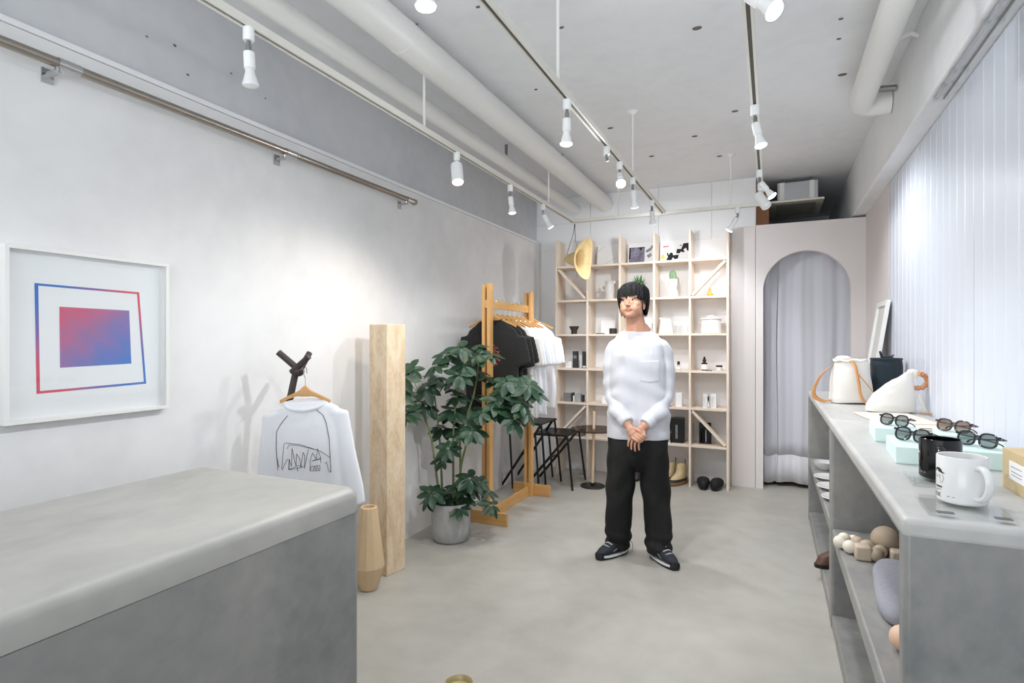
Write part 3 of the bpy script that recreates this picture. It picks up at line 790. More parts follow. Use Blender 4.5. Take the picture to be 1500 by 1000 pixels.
stuff(o.children[-1])

# ================================================================== travertine column and clay vase
t = MB()
t.loft([[(-.074 * k, -.074 * k, z), (.074 * k, -.074 * k, z), (.074 * k, .074 * k, z), (-.074 * k, .074 * k, z)] for z, k in ((0, .98), (0.5, 1.0), (1.0, 1.0), (1.45, 1.0))])
t = t.build('travertine_column', m_trav, smooth=False, bevel=0.004)
t.location = (-2.066, 2.755, 0.0); t.rotation_euler = (0, 0, R(80))
tag(t, 'tall square travertine column standing against the left wall', 'column')
t = MB().lathe([(0.040, 0), (0.048, 0.005), (0.086, 0.13), (0.084, 0.15), (0.046, 0.445), (0.042, 0.45), (0.034, 0.45), (0.036, 0.42)], 12).build('clay_vase', m_clay, smooth=True, ang=20, bevel=0.002)
t.location = (-2.0, 2.50, 0); tag(t, 'angular sand-coloured clay vase on the floor beside the column', 'vase')

# ================================================================== clothes rack
t = thing('clothes_rack', 'pine clothes rack with notched rail standing behind the potted plant', 'clothes rack', (-1.935, 3.80, 0))
Lr = 0.80
for y, nm in ((0.0, 0), (Lr, 1)):
    MB().box(-0.034, -0.012, y - 0.028, y + 0.028, 0.0, 1.775).build('post_board', m_pine, t, smooth=False, bevel=0.002)
    MB().box(0.008, 0.034, y - 0.028, y + 0.028, 0.0, 1.785).build('post_board', m_pine, t, smooth=False, bevel=0.002)
    s = -1 if nm == 0 else 1
    MB().box(-0.165, 0.185, y + s * 0.029, y + s * 0.055, 0.0, 0.095).build('foot', m_pinex, t, smooth=False, bevel=0.002)
    MB().box(-0.0115, 0.0075, y - 0.02, y + 0.02, 0.03, 0.12).build('spacer', m_pine, t, smooth=False)
    for z in (1.72, 1.60):
        MB().tube([(0.033, y, z), (0.037, y, z)], 0.006, 10).build('screw_plug', m_pinex, t)
MB().box(-0.011, 0.0072, -0.02, Lr + 0.02, 0.0, 0.085).build('stretcher', m_piney, t, smooth=False, bevel=0.002)
mb = MB(); step = 0.10; poly = [(-0.03, 1.585)]
poly = [(-0.025, 1.60), (Lr + 0.025, 1.60)]
yy = Lr + 0.025
while yy > 0.04:
    poly += [(yy, 1.662), (yy - 0.075, 1.662), (yy - 0.078, 1.650), (yy - 0.098, 1.650)]
    yy -= 0.10
poly += [(-0.025, 1.662)]
Mx = Matrix(((0, 0, 1, 0), (1, 0, 0, 0), (0, 1, 0, 0), (0, 0, 0, 1)))
MB().prism(poly, -0.011, 0.0072, Mx).build('notched_rail', m_piney, t, smooth=False)

# garments on the rack
meA = tee_mesh(0.225, 0.72, 0.20, 74, 0.036, 11, 0.090, fold=.012, slope=.07)
meB = tee_mesh(0.225, 0.74, 0.22, 77, 0.034, 23, 0.092, fold=.014, slope=.07)
meC = tee_mesh(0.22, 0.78, 0.22, 78, 0.034, 35, 0.092, fold=.014, slope=.07)
GR = 'garments on the clothes rack'
def hung(label, y, me, m, shift=0.0, turn=0.0, dz=0.0, collar=True):
    t = thing('hung_tshirt', label, 'shirt', (-1.935, 3.80 + y, 1.565), rz=turn, group=GR)
    hanger_parts(t, 0.20, 0.075, m_hanger, 0.115, 0.006)
    k = me.copy(); k.materials.clear(); k.materials.append(m)
    b = put('shirt_body', k, t); b.location = (0, 0, -0.052 + dz)
    rr = [(0.082 * math.cos(a), 0.024 * math.sin(a), 0.004 - 0.012 * (math.sin(a) < 0) * -math.sin(a) * 1.5) for a in np.linspace(0, 2 * PI, 25)]
    if collar: MB().tube(rr, 0.007, 6, cap=False).build('collar', m, b)
    return t, b
g0, b0 = hung('black t-shirt with coral ring lettering at the front of the rack', 0.08, meA, m_tee_k)
hung('plain black t-shirt right behind the lettered one on the rack', 0.17, meB, m_tee_k)
hung('third black t-shirt from the front post of the rack', 0.25, meA, m_tee_k)
hung('cream t-shirt between the black and white shirts on the rack', 0.36, meB, m_tee_c)
hung('pale grey t-shirt beside the cream shirt on the rack', 0.44, meC, m_tee_g)
hung('white t-shirt hanging in front of the rack’s rear post', 0.54, meB, m_tee_w)
hung('white long tee nearly at the rear post of the rack', 0.64, meC, m_tee_w)
hung('rearmost white t-shirt, past the rear post of the rack', 0.86, meB, m_tee_w)
# ring of lettering on the front of the first shirt
trA = bvh(meA); ringc = (-0.005, -0.272); rr_ = 0.074
mb = MB()
word = 'HOTCAKES'
for i, ch in enumerate(word * 2):
    a = R(90 + 22 - i * 360 / 16)
    vs, fs = text_mesh(ch, 0.043)
    out = []
    for x, y, z in vs:
        rx = x * math.sin(a) + y * math.cos(a); rz_ = -x * math.cos(a) + y * math.sin(a)
        q = on_front(trA, ringc[0] + rr_ * math.cos(a) + rx, ringc[1] + rr_ * math.sin(a) + rz_, eps=0.002)
        out.append(q if q is not None else Vector((0, 0, -0.3)))
    mb.add(out, fs)
mb.build('ring_lettering', m_redink, b0, smooth=False)
inn = [[(ringc[0] + 0.050 * math.cos(a), ringc[1] + 0.050 * math.sin(a)) for a in np.linspace(0, 2 * PI, 40)]]
draw(trA, b0, 'ring_line', inn, 0.0016, m_redink)

# ================================================================== black stools
def stool(label, loc, rz, h, group=None):
    t = thing('tubular_stool', label, 'stool', loc, rz)
    a, b = 0.15, 0.19      # half sizes of the seat
    # seat frame, rounded down into the right-hand legs
    mb = MB()
    fr = spl([(a, -b, h), (-a, -b, h), (-a - 0.01, -b + 0.02, h), (-a - 0.01, b - 0.02, h), (-a, b, h), (a, b, h), (a + 0.01, b - 0.02, h), (a + 0.01, -b + 0.02, h), (a, -b, h)], 5)
    mb.tube(fr, 0.010, 8).build('seat_frame', m_black, t)
    for i in range(9):
        y = -b + 0.022 + i * (2 * b - 0.044) / 8
        MB().box(-a, a, y - 0.014, y + 0.014, h - 0.004, h + 0.006).build('seat_slat', m_black, t, smooth=False)
    for s in (-1, 1):
        MB().tube(spl([(a - 0.03, s * b, h), (a + 0.005, s * b, h - 0.015), (a + 0.02, s * (b + 0.005), h - 0.06), (a + 0.07, s * (b + 0.03), 0.0)], 5), 0.010, 8).build('leg', m_black, t)
        MB().tube([(a, s * (b - 0.025), h - 0.01), (-a - 0.09, s * (b - 0.01), 0.0)], 0.012, 8).build('diagonal_leg', m_black, t)
        MB().tube([(-a, s * b, h), (-a + 0.04, s * (b + 0.015), 0.0)], 0.010, 8).build('leg', m_black, t)
    xm = -0.04; zm = h * (xm + a + 0.09) / (2 * a + 0.09)
    MB().tube([(xm, -b + 0.02, zm), (xm, b - 0.02, zm)], 0.008, 8).build('stretcher', m_black, t)
    return t
stool('low black tubular stool beside the stick table', (-1.865, 5.12, 0), 2, 0.485)
stool('taller black tubular stool half hidden behind the clothes rack', (-2.06, 4.965, 0), 2, 0.60)

# ================================================================== stick side table
t = thing('side_table', 'side table with smoked round top on a pale wooden stick', 'table', (-1.516, 5.134, 0))
MB().lathe([(0.112, 0), (0.115, 0.003), (0.115, 0.010), (0.112, 0.013), (0.001, 0.013)], 32).build('base_plate', m_black, t)
MB().tube([(0, 0, 0.0), (0, 0, 0.035)], 0.018, 12).build('ferrule', m_black, t)
MB().tube([(0, 0, 0.03), (0.015, 0.0, 0.70)], 0.0135, 12).build('stick', wood('maple', '#E3CDB0', '#D6BB99', 'z'), t)
MB().lathe([(0.015, 0.525), (0.212, 0.525), (0.215, 0.528), (0.215, 0.538), (0.212, 0.541), (0.015, 0.541)], 40, Matrix.Translation((0.012, 0, 0)), cap=False).build('round_top', m_smoke, t)

# ================================================================== woven straw hat on a cord
m_straw = mat('woven_straw', '#E0C692', 0.75, var=0.08, scale=40, bump=0.5, bscale=140)
t = thing('straw_hat', 'woven straw sun hat hanging by cords from the track corner', 'hat', (-1.64, 4.98, 2.44), rz=YAW - 8)
hat = MB()
# hat axis points left (-x); brim in the plane across it, drooping
def hp(ax, r, a):
    droop = 0.03 * math.cos(2 * a) * (r / 0.17) ** 2
    return (0.035 + ax + droop * 0.8, r * 0.62 * math.sin(a), r * math.cos(a))
prof = [(-0.205, 0.004), (-0.198, 0.022), (-0.15, 0.045), (-0.06, 0.072), (-0.01, 0.088), (0.0, 0.10), (0.012, 0.13), (0.03, 0.165), (0.055, 0.185)]
P = [[hp(ax, r, 2 * PI * i / 40) for i in range(41)] for ax, r in prof]
o = MB().grid(P).build('hat_body', m_straw, t, solid=0.004); o.location = (0.03, 0, -0.335); o.rotation_euler = (0, R(6), R(-42))
MB().tube([(0.045 * 0 + 0.0 + 0.02, 0.0, -0.34 + z) for z in np.linspace(-0.17, 0.17, 6)], 0.0015, 5).build('hat_band', m_darkwood, t)
MB().tube([(0.0, 0, -0.02), (-0.012, 0, -0.1), (-0.075, 0.0, -0.30)], 0.0028, 6).build('cord', m_black, t)
MB().tube([(0.0, 0, -0.02), (0.004, 0, -0.12), (0.005, 0.0, -0.18)], 0.0028, 6).build('cord', m_black, t)
MB().ball((0, 0, -0.03), (0.006, 0.006, 0.02), 8, 6).build('cord_knot', m_black, t)

# ================================================================== potted umbrella plant
PL = (-1.99, 3.36)
pl = thing('potted_plant', 'umbrella plant with palmate green leaves in a round cement pot', 'plant', (PL[0], PL[1], 0), rz=YAW)
MB().lathe([(0.090, 0.0), (0.112, 0.006), (0.128, 0.03), (0.133, 0.08), (0.134, 0.255), (0.132, 0.262), (0.124, 0.262), (0.122, 0.24)], 40, cap=False).lathe([(0.001, 0), (0.09, 0)], 40, cap=False).build('pot', m_pot, pl)
so = MB(); so.grid([[(0.1215 * (r / 5) * math.cos(a), 0.1215 * (r / 5) * math.sin(a), 0.238 + 0.008 * math.sin(9 * a + r) * (r / 5)) for a in np.linspace(0, 2 * PI, 25)] for r in range(0, 6)]); so.build('soil', m_soil, pl)
rp = random.Random(21)
PXM = 0.00468
def pp(cx, cy, dy=0.0):      # sketch position -> plant-local point
    u = 570 + cx / 3.704; v = 490 + cy / 3.704
    return Vector(((u - 657) * PXM, dy, 1.35 - (v - 500) * PXM))
stems = [[(265, 920, 0.0), (250, 780, -0.03), (235, 640, -0.05), (205, 510, -0.02), (150, 390, 0.03), (140, 330, 0.05)],
         [(272, 920, 0.05), (262, 700, 0.06), (250, 540, 0.08), (240, 480, 0.1), (215, 300, 0.12)],
         [(335, 920, 0.0), (336, 700, -0.02), (338, 520, -0.03), (350, 380, -0.04), (370, 230, -0.03), (385, 120, 0.0)],
         [(370, 920, 0.04), (368, 700, 0.06), (372, 540, 0.08), (440, 330, 0.1), (470, 130, 0.1)],
         [(355, 920, -0.03), (378, 720, -0.05), (405, 600, -0.08), (450, 460, -0.12), (560, 360, -0.14), (680, 320, -0.12)]]
sp_pts = []
for s in stems:
    P = spl([pp(*q) for q in s], 6); n = len(P)
    P[0].z = 0.236
    MB().tube(P, [0.009 - 0.005 * i / n for i in range(n)], 7).build('stem', m_stem, pl)
    sp_pts += P
# leaflet: obovate blade folded along the midrib
def leaflet_mesh(seed):
    r = random.Random(seed); P = []
    for j in range(8):
        t_ = j / 7; w = 0.30 * (math.sin(PI * min(1, t_ ** 0.8)) ** 0.75) * (0.55 + 0.6 * t_) if 0 < j < 7 else 0.012
        z = -0.28 * t_ ** 1.7 + 0.03 * math.sin(6 * t_ + seed)
        P.append([(t_, -w, z + 0.10 * w), (t_, -w * .5, z + 0.0), (t_, 0, z - 0.03 * math.sin(PI * t_)), (t_, w * .5, z), (t_, w, z + 0.10 * w)])
    return MB().grid(P).mesh('leaflet', m_leaf, ang=80)
LM = [leaflet_mesh(k) for k in range(4)]
WH = [(385, 70), (290, 110), (455, 60), (470, 105), (520, 110), (400, 165), (250, 165), (120, 185), (95, 215), (85, 310), (190, 285), (235, 235), (310, 260), (380, 215), (505, 235), (460, 205), (350, 335), (425, 345), (185, 385), (105, 400),
      (300, 455), (270, 520), (335, 410), (425, 420), (545, 265), (500, 400), (560, 400), (625, 240), (690, 230), (660, 300), (740, 265), (775, 300), (700, 350), (640, 380), (665, 430), (720, 395), (600, 305), (450, 490),
      (320, 590), (390, 520), (230, 830), (205, 880), (300, 880), (365, 800), (430, 750), (400, 870), (375, 910), (470, 800), (520, 860), (540, 905), (440, 835), (345, 300), (580, 345), (280, 665)]
mbx = MB(); count = 0
for i, (cx, cy) in enumerate(WH):
    p = pp(cx, cy)
    near = min(sp_pts, key=lambda q: (q.x - p.x) ** 2 + (q.z - p.z) ** 2 + (0.3 if q.z > p.z + 0.02 else 0))
    p.y = max(-0.24, min(0.22, near.y + rp.uniform(-0.13, 0.10)))
    if cy > 720: p.y = rp.uniform(-0.16, 0.08)
    p.y = max(-0.30, min(p.y, (PL[0] + p.x * math.cos(R(YAW)) + 2.277 - 0.13) / math.sin(R(YAW))))      # clear of the wall
    if cy > 780: near = Vector((0.03 * (1 if p.x > 0 else -1), 0, 0.245))
    out = Vector((p.x - near.x, p.y - near.y, 0.0)); ax = (out * 2.2 + Vector((rp.uniform(-.25, .25), rp.uniform(-.75, -.05), 0.9))).normalized()
    size = rp.uniform(0.092, 0.125) * (0.72 if cy > 560 and cy < 700 else 1.0) * (0.85 if cy > 720 else 1.0)
    nl = rp.choice((7, 7, 8, 8, 9))
    pet = MB(); pet.tube(spl([near, near.lerp(p, .5) + Vector((0, 0, 0.02)), p], 4), 0.0022, 5)
    e1 = ax.orthogonal().normalized(); e2 = ax.cross(e1); ph = rp.random() * 6
    leaf = pet.build('leaf', m_stem, pl)
    for k in range(nl):
        a = ph + 2 * PI * k / nl + rp.uniform(-.1, .1)
        d = (e1 * math.cos(a) + e2 * math.sin(a)); tilt = rp.uniform(-0.15, 0.30)
        xax = (d * math.cos(tilt) + ax * -math.sin(tilt) * 1.0).normalized(); yax = ax.cross(xax).normalized(); zax = xax.cross(yax)
        Mx = Matrix((xax, yax, zax)).transposed().to_4x4()
        sz = size * rp.uniform(0.8, 1.1)
        Mx = Matrix.Translation(p + xax * 0.008) @ Mx @ Matrix.Scale(sz, 4)
        if count < 300:
            o = put('leaflet', LM[rp.randrange(4)], leaf); o.matrix_local = Mx; count += 1
        else:
            me = LM[rp.randrange(4)]; mbx.add([tuple(v.co) for v in me.vertices], [tuple(q.vertices) for q in me.polygons], Mx)
if mbx.v: stuff(mbx.build('foliage', m_leaf, pl, ang=80))

# ================================================================== things on the back shelves
def colx(c, f): return SX[c] + 0.012 + (0.329 - 0.024) * f
def lathe_thing(name, label, cat, prof, m, loc, n=28, group=None, ang=38):
    o = MB().lathe(prof, n).build(name, m, ang=ang); o.location = loc; return tag(o, label, cat, group)
def card(name, label, cat, w, h, d, loc, m, lean=0, rz=0, group=None):
    o = MB().box(-w/2, w/2, -d/2, d/2, 0, h).build(name, m, smooth=False, bevel=min(0.002, d * .2)); o.location = loc; o.rotation_euler = (R(-lean), 0, R(rz)); return tag(o, label, cat, group)
zA, zB, zC, zD, zE, zF = (SZ[k] + 0.0005 for k in 'ABCDEF')

# row A: leaning books and sheets
t = thing('picture_sheet', 'white sheet with fine grey lines leaning behind the straw hat', 'print', (colx(1, .52), 5.682, zA + .002))
o = MB().box(-0.13, 0.14, -0.004, 0.004, 0, 0.235).build('sheet', m_paper, t, smooth=False); o.rotation_euler = (R(-14), 0, 0)
for (a, b) in (((-0.12, 0.16), (-0.06, 0.225)), ((0.09, 0.235), (0.135, 0.15)), ((0.10, 0.20), (0.13, 0.03)), ((-0.05, 0.02), (0.06, 0.08))):
    MB().tube([(a[0], -0.0055, a[1]), (b[0], -0.0055, b[1])], 0.0012, 5).build('drawn_line', m_greymet, o)
def slate_mat():
    m = concrete('slate_photo', '#5D5A6B', '#7E7A8C', '#A7A4B4', rough=0.7, scale=9, stretch=(1.5, 1, 1.5), bump=0); return m
t = thing('art_book', 'art book with grey-violet photo cover on the top shelf', 'book', (colx(2, .52), 5.685, zA + .002))
o = MB().box(-0.137, 0.137, -0.008, 0.008, 0, 0.225).build('cover', m_paper, t, smooth=False, bevel=0.001); o.rotation_euler = (R(-12), 0, 0)
MB().box(-0.128, 0.028, -0.0092, -0.008, 0.014, 0.178).build('cover_photo', slate_mat(), o, smooth=False)
for (x0, x1, z0, z1) in ((-0.128, -0.11, 0.05, 0.178), (-0.09, -0.07, 0.165, 0.178), (-0.03, 0.028, 0.16, 0.178), (-0.02, 0.0, 0.14, 0.165)):
    MB().prism([(x0, z0), (x1, z0 + 0.01), (x1, z1), (x0, z1)], 0.0092, 0.0098, Matrix.Rotation(R(90), 4, 'X')).build('photo_shadow', m_ink, o, smooth=False)
gm = mat('grey_motif', '#8F8E96', 0.8, var=0.3, scale=60)
for (x, z, s) in ((0.08, 0.15, .022), (0.10, 0.175, .018), (0.055, 0.135, .020), (0.075, 0.085, .027)):
    MB().prism([(x - s, z), (x - s * .2, z - s), (x + s, z - s * .1), (x + s * .4, z + s)], 0.0085, 0.0094, Matrix.Rotation(R(90), 4, 'X')).build('printed_gem', gm, o, smooth=False)
t = thing('art_book', 'art book with black paper-cut leaf shapes and yellow spot on the top shelf', 'book', (colx(3, .50), 5.685, zA + .002))
o = MB().box(-0.142, 0.142, -0.008, 0.008, 0, 0.225).build('cover', m_paper, t, smooth=False, bevel=0.001); o.rotation_euler = (R(-12), 0, 0)
RX = Matrix.Rotation(R(90), 4, 'X')
def blob(pts, name, m):
    pts = [((x - 770) / 1500 * 170 * 0.0062 * 1.0, (365 - y) / 926 * 105 * 0.0062 + 0.012) for x, y in pts]
    pts = [(max(-0.14, min(0.14, x)), max(0.004, min(0.222, z))) for x, z in pts]
    area2 = sum(pts[i][0] * pts[(i+1) % len(pts)][1] - pts[(i+1) % len(pts)][0] * pts[i][1] for i in range(len(pts)))
    if area2 < 0: pts = pts[::-1]
    bm = bmesh.new(); vv = [bm.verts.new((x, -0.0088, z)) for x, z in pts]; f = bm.faces.new(vv); bmesh.ops.triangulate(bm, faces=[f]); me = bpy.data.meshes.new(name); bm.to_mesh(me); bm.free(); me.materials.append(m)
    return put(name, me, o)
blob([(785, 250), (795, 190), (850, 195), (880, 115), (968, 110), (955, 155), (970, 160), (970, 245), (930, 220), (915, 180), (880, 205), (900, 240), (870, 245), (850, 230), (830, 258)], 'leaf_cutout', m_blackm)
blob([(655, 240), (675, 240), (690, 285), (712, 290), (705, 240), (735, 240), (745, 280), (820, 275), (810, 330), (770, 340), (745, 310), (720, 355), (650, 352), (700, 310), (670, 290)], 'leaf_cutout', m_blackm)
blob([(815, 150), (855, 128), (850, 150), (835, 145)], 'leaf_cutout', m_blackm)
blob([(580, 360), (600, 340), (640, 348), (660, 360)], 'leaf_cutout', gm)
blob([(605 + 28 * math.cos(a), 295 + 36 * math.sin(a)) for a in np.linspace(0, 2 * PI, 14)[:-1]], 'yellow_spot', mat('yellow_ink', '#E8C95A', 0.7))
blob([(605, 140), (685, 135), (680, 150), (605, 158)], 'red_title_bar', mat('red_ink', '#D24450', 0.7))

# row B
t = thing('white_jug', 'white ceramic sculptural jug with a handle on the second shelf', 'jug', (colx(1, .62), 5.60, zB))
j = MB(); j.lathe([(0.042, 0), (0.046, 0.005), (0.044, 0.05), (0.052, 0.10), (0.046, 0.14), (0.040, 0.155), (0.048, 0.175), (0.056, 0.185), (0.050, 0.185), (0.034, 0.155)], 24); j.build('body', m_cerm, t)
MB().tube(spl([(-0.045, 0, 0.15), (-0.085, 0, 0.14), (-0.08, 0, 0.10), (-0.05, 0, 0.09)], 5), 0.010, 8).build('handle', m_cerm, t)
MB().tube([(0.03, 0, 0.165), (0.065, 0, 0.18)], [0.02, 0.014], 8).build('spout', m_cerm, t)
t = thing('aloe_plant', 'green aloe in a white face-shaped pot behind the person’s head', 'plant', (colx(2, .48), 5.60, zB))
MB().lathe([(0.035, 0), (0.05, 0.01), (0.062, 0.07), (0.060, 0.12), (0.056, 0.125), (0.05, 0.115), (0.001, 0.115)], 24).build('pot', m_cerm, t)
for s in (-1, 1): MB().ball((s * 0.066, 0, 0.085), (0.016, 0.012, 0.022), 10, 8).build('pot_ear', m_cerm, t)
ma = mat('aloe_green', '#3E7F3D', 0.45, var=0.2, scale=12)
ra = random.Random(3)
for i in range(22):
    a = i * 2.4; tl = 0.25 + 1.05 * (i / 22); L_ = 0.11 - 0.025 * (i / 22)
    d = Vector((math.cos(a) * math.sin(tl), math.sin(a) * math.sin(tl), math.cos(tl)))
    MB().tube(spl([(0, 0, 0.112), Vector((0, 0, 0.112)) + d * L_ * .5, Vector((0, 0, 0.115)) + d * L_ + Vector((0, 0, 0.015))], 3), [0.011, 0.011, 0.010, 0.009, 0.007, 0.004, 0.001], 6, flat=.5).build('leaf', ma, t)
t = thing('cactus', 'round-topped green cactus in a white bust-shaped pot', 'plant', (colx(3, .48), 5.60, zB))
MB().lathe([(0.050, 0), (0.055, 0.01), (0.050, 0.05), (0.034, 0.085), (0.036, 0.10), (0.044, 0.13), (0.043, 0.175), (0.036, 0.178), (0.001, 0.170)], 24).build('bust_pot', m_cerm, t)
MB().ball((-0.0, -0.044, 0.145), (0.008, 0.012, 0.012), 8, 6).build('nose', m_cerm, t)
cm = MB(); cm.loft([[( (r * (1 + 0.08 * math.cos(9 * a))) * math.cos(a), (r * (1 + 0.08 * math.cos(9 * a))) * math.sin(a), z) for a in [2 * PI * i / 36 for i in range(36)]] for r, z in ((0.026, .172), (0.031, .19), (0.032, .215), (0.029, .238), (0.020, .254), (0.006, .262))]); cm.build('cactus_body', mat('cactus_green', '#7F9D77', 0.6, var=0.1, scale=30), t)
gold = mat('gold_figure', '#E0B64B', 0.3, metal=0.4)
t = thing('figurine', 'tiny gold sitting figurine under the diagonal brace', 'figurine', (colx(4, .52), 5.56, zB))
MB().ball((0, 0, 0.018), (0.022, 0.018, 0.020), 12, 8).ball((0, 0, 0.046), (0.013, 0.012, 0.016), 12, 8).build('body', gold, t)
MB().ball((0, -0.002, 0.066), (0.010, 0.010, 0.011), 10, 8).build('head', gold, t)
for s in (-1, 1): MB().ball((s * 0.020, -0.006, 0.012), (0.010, 0.014, 0.009), 8, 6).build('knee', gold, t)

# row C
lathe_thing('flared_vase', 'charcoal vase with a wide flared mouth on the third shelf', 'vase', [(0.029, 0), (0.030, 0.004), (0.030, 0.035), (0.052, 0.078), (0.050, 0.080), (0.028, 0.036)], m_dark, (colx(0, .52), 5.55, zC))
card('dark_slab', 'flat dark slab beside the small charcoal mug', 'ornament', 0.075, 0.008, 0.05, (colx(1, .36), 5.53, zC), m_dark)
card('white_card', 'plain white card standing behind the small charcoal mug', 'card', 0.15, 0.14, 0.006, (colx(1, .50), 5.66, zC), m_paper, lean=6)
t = thing('small_mug', 'small charcoal mug with a white handle on the third shelf', 'mug', (colx(1, .78), 5.54, zC))
MB().lathe([(0.034, 0), (0.037, 0.003), (0.037, 0.055), (0.034, 0.055), (0.033, 0.008), (0.001, 0.008)], 24, cap=False).lathe([(0.001, 0), (0.034, 0)], 24, cap=False).build('cup', m_dark, t)
MB().tube(spl([(0.035, 0, 0.046), (0.058, 0, 0.044), (0.060, 0, 0.022), (0.036, 0, 0.012)], 5), 0.004, 8).build('handle', m_cer, t)
card('white_box', 'square white box partly behind the person’s neck', 'box', 0.13, 0.10, 0.10, (colx(2, .72), 5.6, zC), m_paper)
t = thing('white_pitcher', 'tapered white ceramic pitcher next to the clear tumblers', 'pitcher', (colx(3, .28), 5.585, zC))
MB().lathe([(0.070, 0), (0.074, 0.004), (0.058, 0.11), (0.052, 0.14), (0.048, 0.14), (0.05, 0.10)], 28).build('body', m_cer, t)
MB().tube([(-0.02, 0, 0.13), (-0.065, 0, 0.145)], [0.02, 0.008], 8).build('spout', m_cer, t)
for k, (f, yy) in enumerate(((.66, 5.56), (.86, 5.59))):
    o = MB().lathe([(0.024, 0), (0.026, 0.002), (0.030, 0.075), (0.028, 0.075), (0.024, 0.006), (0.001, 0.006)], 20, cap=False).build('glass_tumbler', m_acryl); o.location = (colx(3, f), yy, zC)
    tag(o, ['clear glass tumbler nearer the white pitcher', 'clear glass tumbler nearer the shelf upright by the lidded pot'][k], 'glass', 'clear tumblers')
card('white_sheet', 'white sheet leaning behind the clear tumblers', 'card', 0.26, 0.12, 0.006, (colx(3, .52), 5.70, zC), m_paper, lean=4)
t = thing('lidded_pot', 'white enamel pot with knobbed lid on the third shelf', 'pot', (colx(4, .54), 5.60, zC))
MB().lathe([(0.094, 0), (0.098, 0.004), (0.090, 0.128), (0.088, 0.130)], 32).build('pot_body', m_cer, t)
MB().lathe([(0.096, 0.1305), (0.098, 0.134), (0.096, 0.140), (0.05, 0.150), (0.001, 0.152)], 32).build('lid', mat('lid_pinkish', '#EDE5E0', 0.3), t)
MB().tube(spl([(-0.03, 0, 0.15), (-0.018, 0, 0.163), (0.018, 0, 0.163), (0.03, 0, 0.15)], 5), 0.005, 8).build('lid_handle', m_cer, t)
for s in (-1, 1): MB().box(min(s * .09, s * .112), max(s * .09, s * .112), -0.022, 0.022, 0.095, 0.105).build('side_handle', m_cer, t, bevel=0.003)

# row D, E : boxes and bottles
def bottle(label, loc, r, h, neck_r, cap_h, body_m, lab_m=None, square=False, cap_m=None, group=None, drop=False):
    t = thing('bottle', label, 'bottle', loc, group=group)
    hb = h - cap_h
    n = 20
    MB().lathe([(r * .92, 0), (r, 0.003), (r, hb * .78), (r * .9, hb * .86), (neck_r, hb * .93), (neck_r, hb)], n).build('glass_body', body_m, t)
    MB().lathe([(neck_r * 1.25, hb), (neck_r * 1.25, h - 0.002), (neck_r * 1.1, h)] if not drop else [(neck_r * 1.5, hb), (neck_r * 1.5, hb + cap_h * .4), (neck_r * .9, hb + cap_h * .5), (neck_r * .8, h - 0.002), (neck_r * .5, h)], 16).build('cap', cap_m or m_black, t)
    if lab_m: MB().lathe([(r * 1.015, hb * .12), (r * 1.015, hb * .7)], n, cap=False).build('label', lab_m, t)
    return t
amber = mat('amber_glass', '#3A2A22', 0.1); clearb = mat('frosted_glass', '#DDDEDC', 0.15, alpha=0.55); paperl = m_paper
def pbox(label, loc, w, d, h, m, rz=0, panel=None, cat='box'):
    t = thing('carton', label, cat, loc, rz)
    MB().box(-w/2, w/2, -d/2, d/2, 0, h).build('carton_body', m, t, smooth=False, bevel=0.001)
    if panel:
        MB().box(-w * .38, w * .38, -d/2 - 0.0008, -d/2, h * panel[1], h * panel[2]).build('printed_label', panel[0], t, smooth=False)
    return t
m_chb = mat('charcoal_card', '#3A3A3F', 0.7); m_gb = mat('grey_card', '#7C7C7C', 0.7, var=0.1, scale=30); m_lgb = mat('light_grey_card', '#A5A5A3', 0.7)
pbox('tall charcoal carton with a pale label, nearer the clothes rack', (colx(0, .52), 5.60, zD), 0.048, 0.05, 0.17, m_chb, panel=(m_gb, .55, .75))
pbox('tall charcoal carton tight against the first shelf upright', (colx(0, .88), 5.57, zD), 0.042, 0.05, 0.168, m_chb, panel=(m_paper, .03, .14))
pbox('narrow white carton between the two charcoal cartons', (colx(0, .70), 5.62, zD), 0.026, 0.03, 0.125, m_paper)
pbox('small white carton in front of the charcoal carton', (colx(0, .40), 5.535, zD), 0.030, 0.03, 0.065, m_paper)
pbox('small white carton with a nub beside the charcoal carton', (colx(0, .29), 5.55, zD), 0.030, 0.03, 0.050, m_paper)
bottle('amber bottle with black cap and tan label beside the person’s sleeve', (colx(1, .50), 5.54, zD), 0.014, 0.10, 0.008, 0.048, amber, mat('tan_label', '#C9A083', 0.7))
bottle('small clear bottle with black cap, half hidden by the person', (colx(3, .42), 5.545, zD), 0.013, 0.085, 0.007, 0.034, clearb, paperl)
bottle('small clear bottle with black cap, next to the shelf upright', (colx(3, .68), 5.545, zD), 0.018, 0.082, 0.010, 0.032, clearb, paperl)
bottle('white-labelled bottle with tall black pump cap', (colx(4, .36), 5.56, zD), 0.028, 0.128, 0.011, 0.045, amber, paperl, drop=True)
t = thing('jar', 'squat white jar with a flat black lid', 'jar', (colx(4, .78), 5.57, zD))
MB().lathe([(0.024, 0), (0.027, 0.003), (0.027, 0.034), (0.025, 0.036)], 24).build('jar_body', m_cer, t); MB().lathe([(0.029, 0.036), (0.029, 0.049), (0.027, 0.05), (0.001, 0.05)], 24).build('lid', m_black, t)
card('price_tag', 'tiny dark tag lying at the shelf edge', 'tag', 0.05, 0.005, 0.016, (colx(4, .52), 5.50, zD), m_chb)
pbox('dark grey carton of stacked sleeves at the left on the fifth shelf', (colx(0, .28), 5.57, zE), 0.080, 0.06, 0.085, m_gb)
pbox('charcoal book standing beside the dark grey carton', (colx(0, .44), 5.585, zE), 0.018, 0.07, 0.088, m_chb, cat='book')
pbox('mid grey carton next to the charcoal book', (colx(0, .66), 5.57, zE), 0.060, 0.06, 0.080, m_lgb)
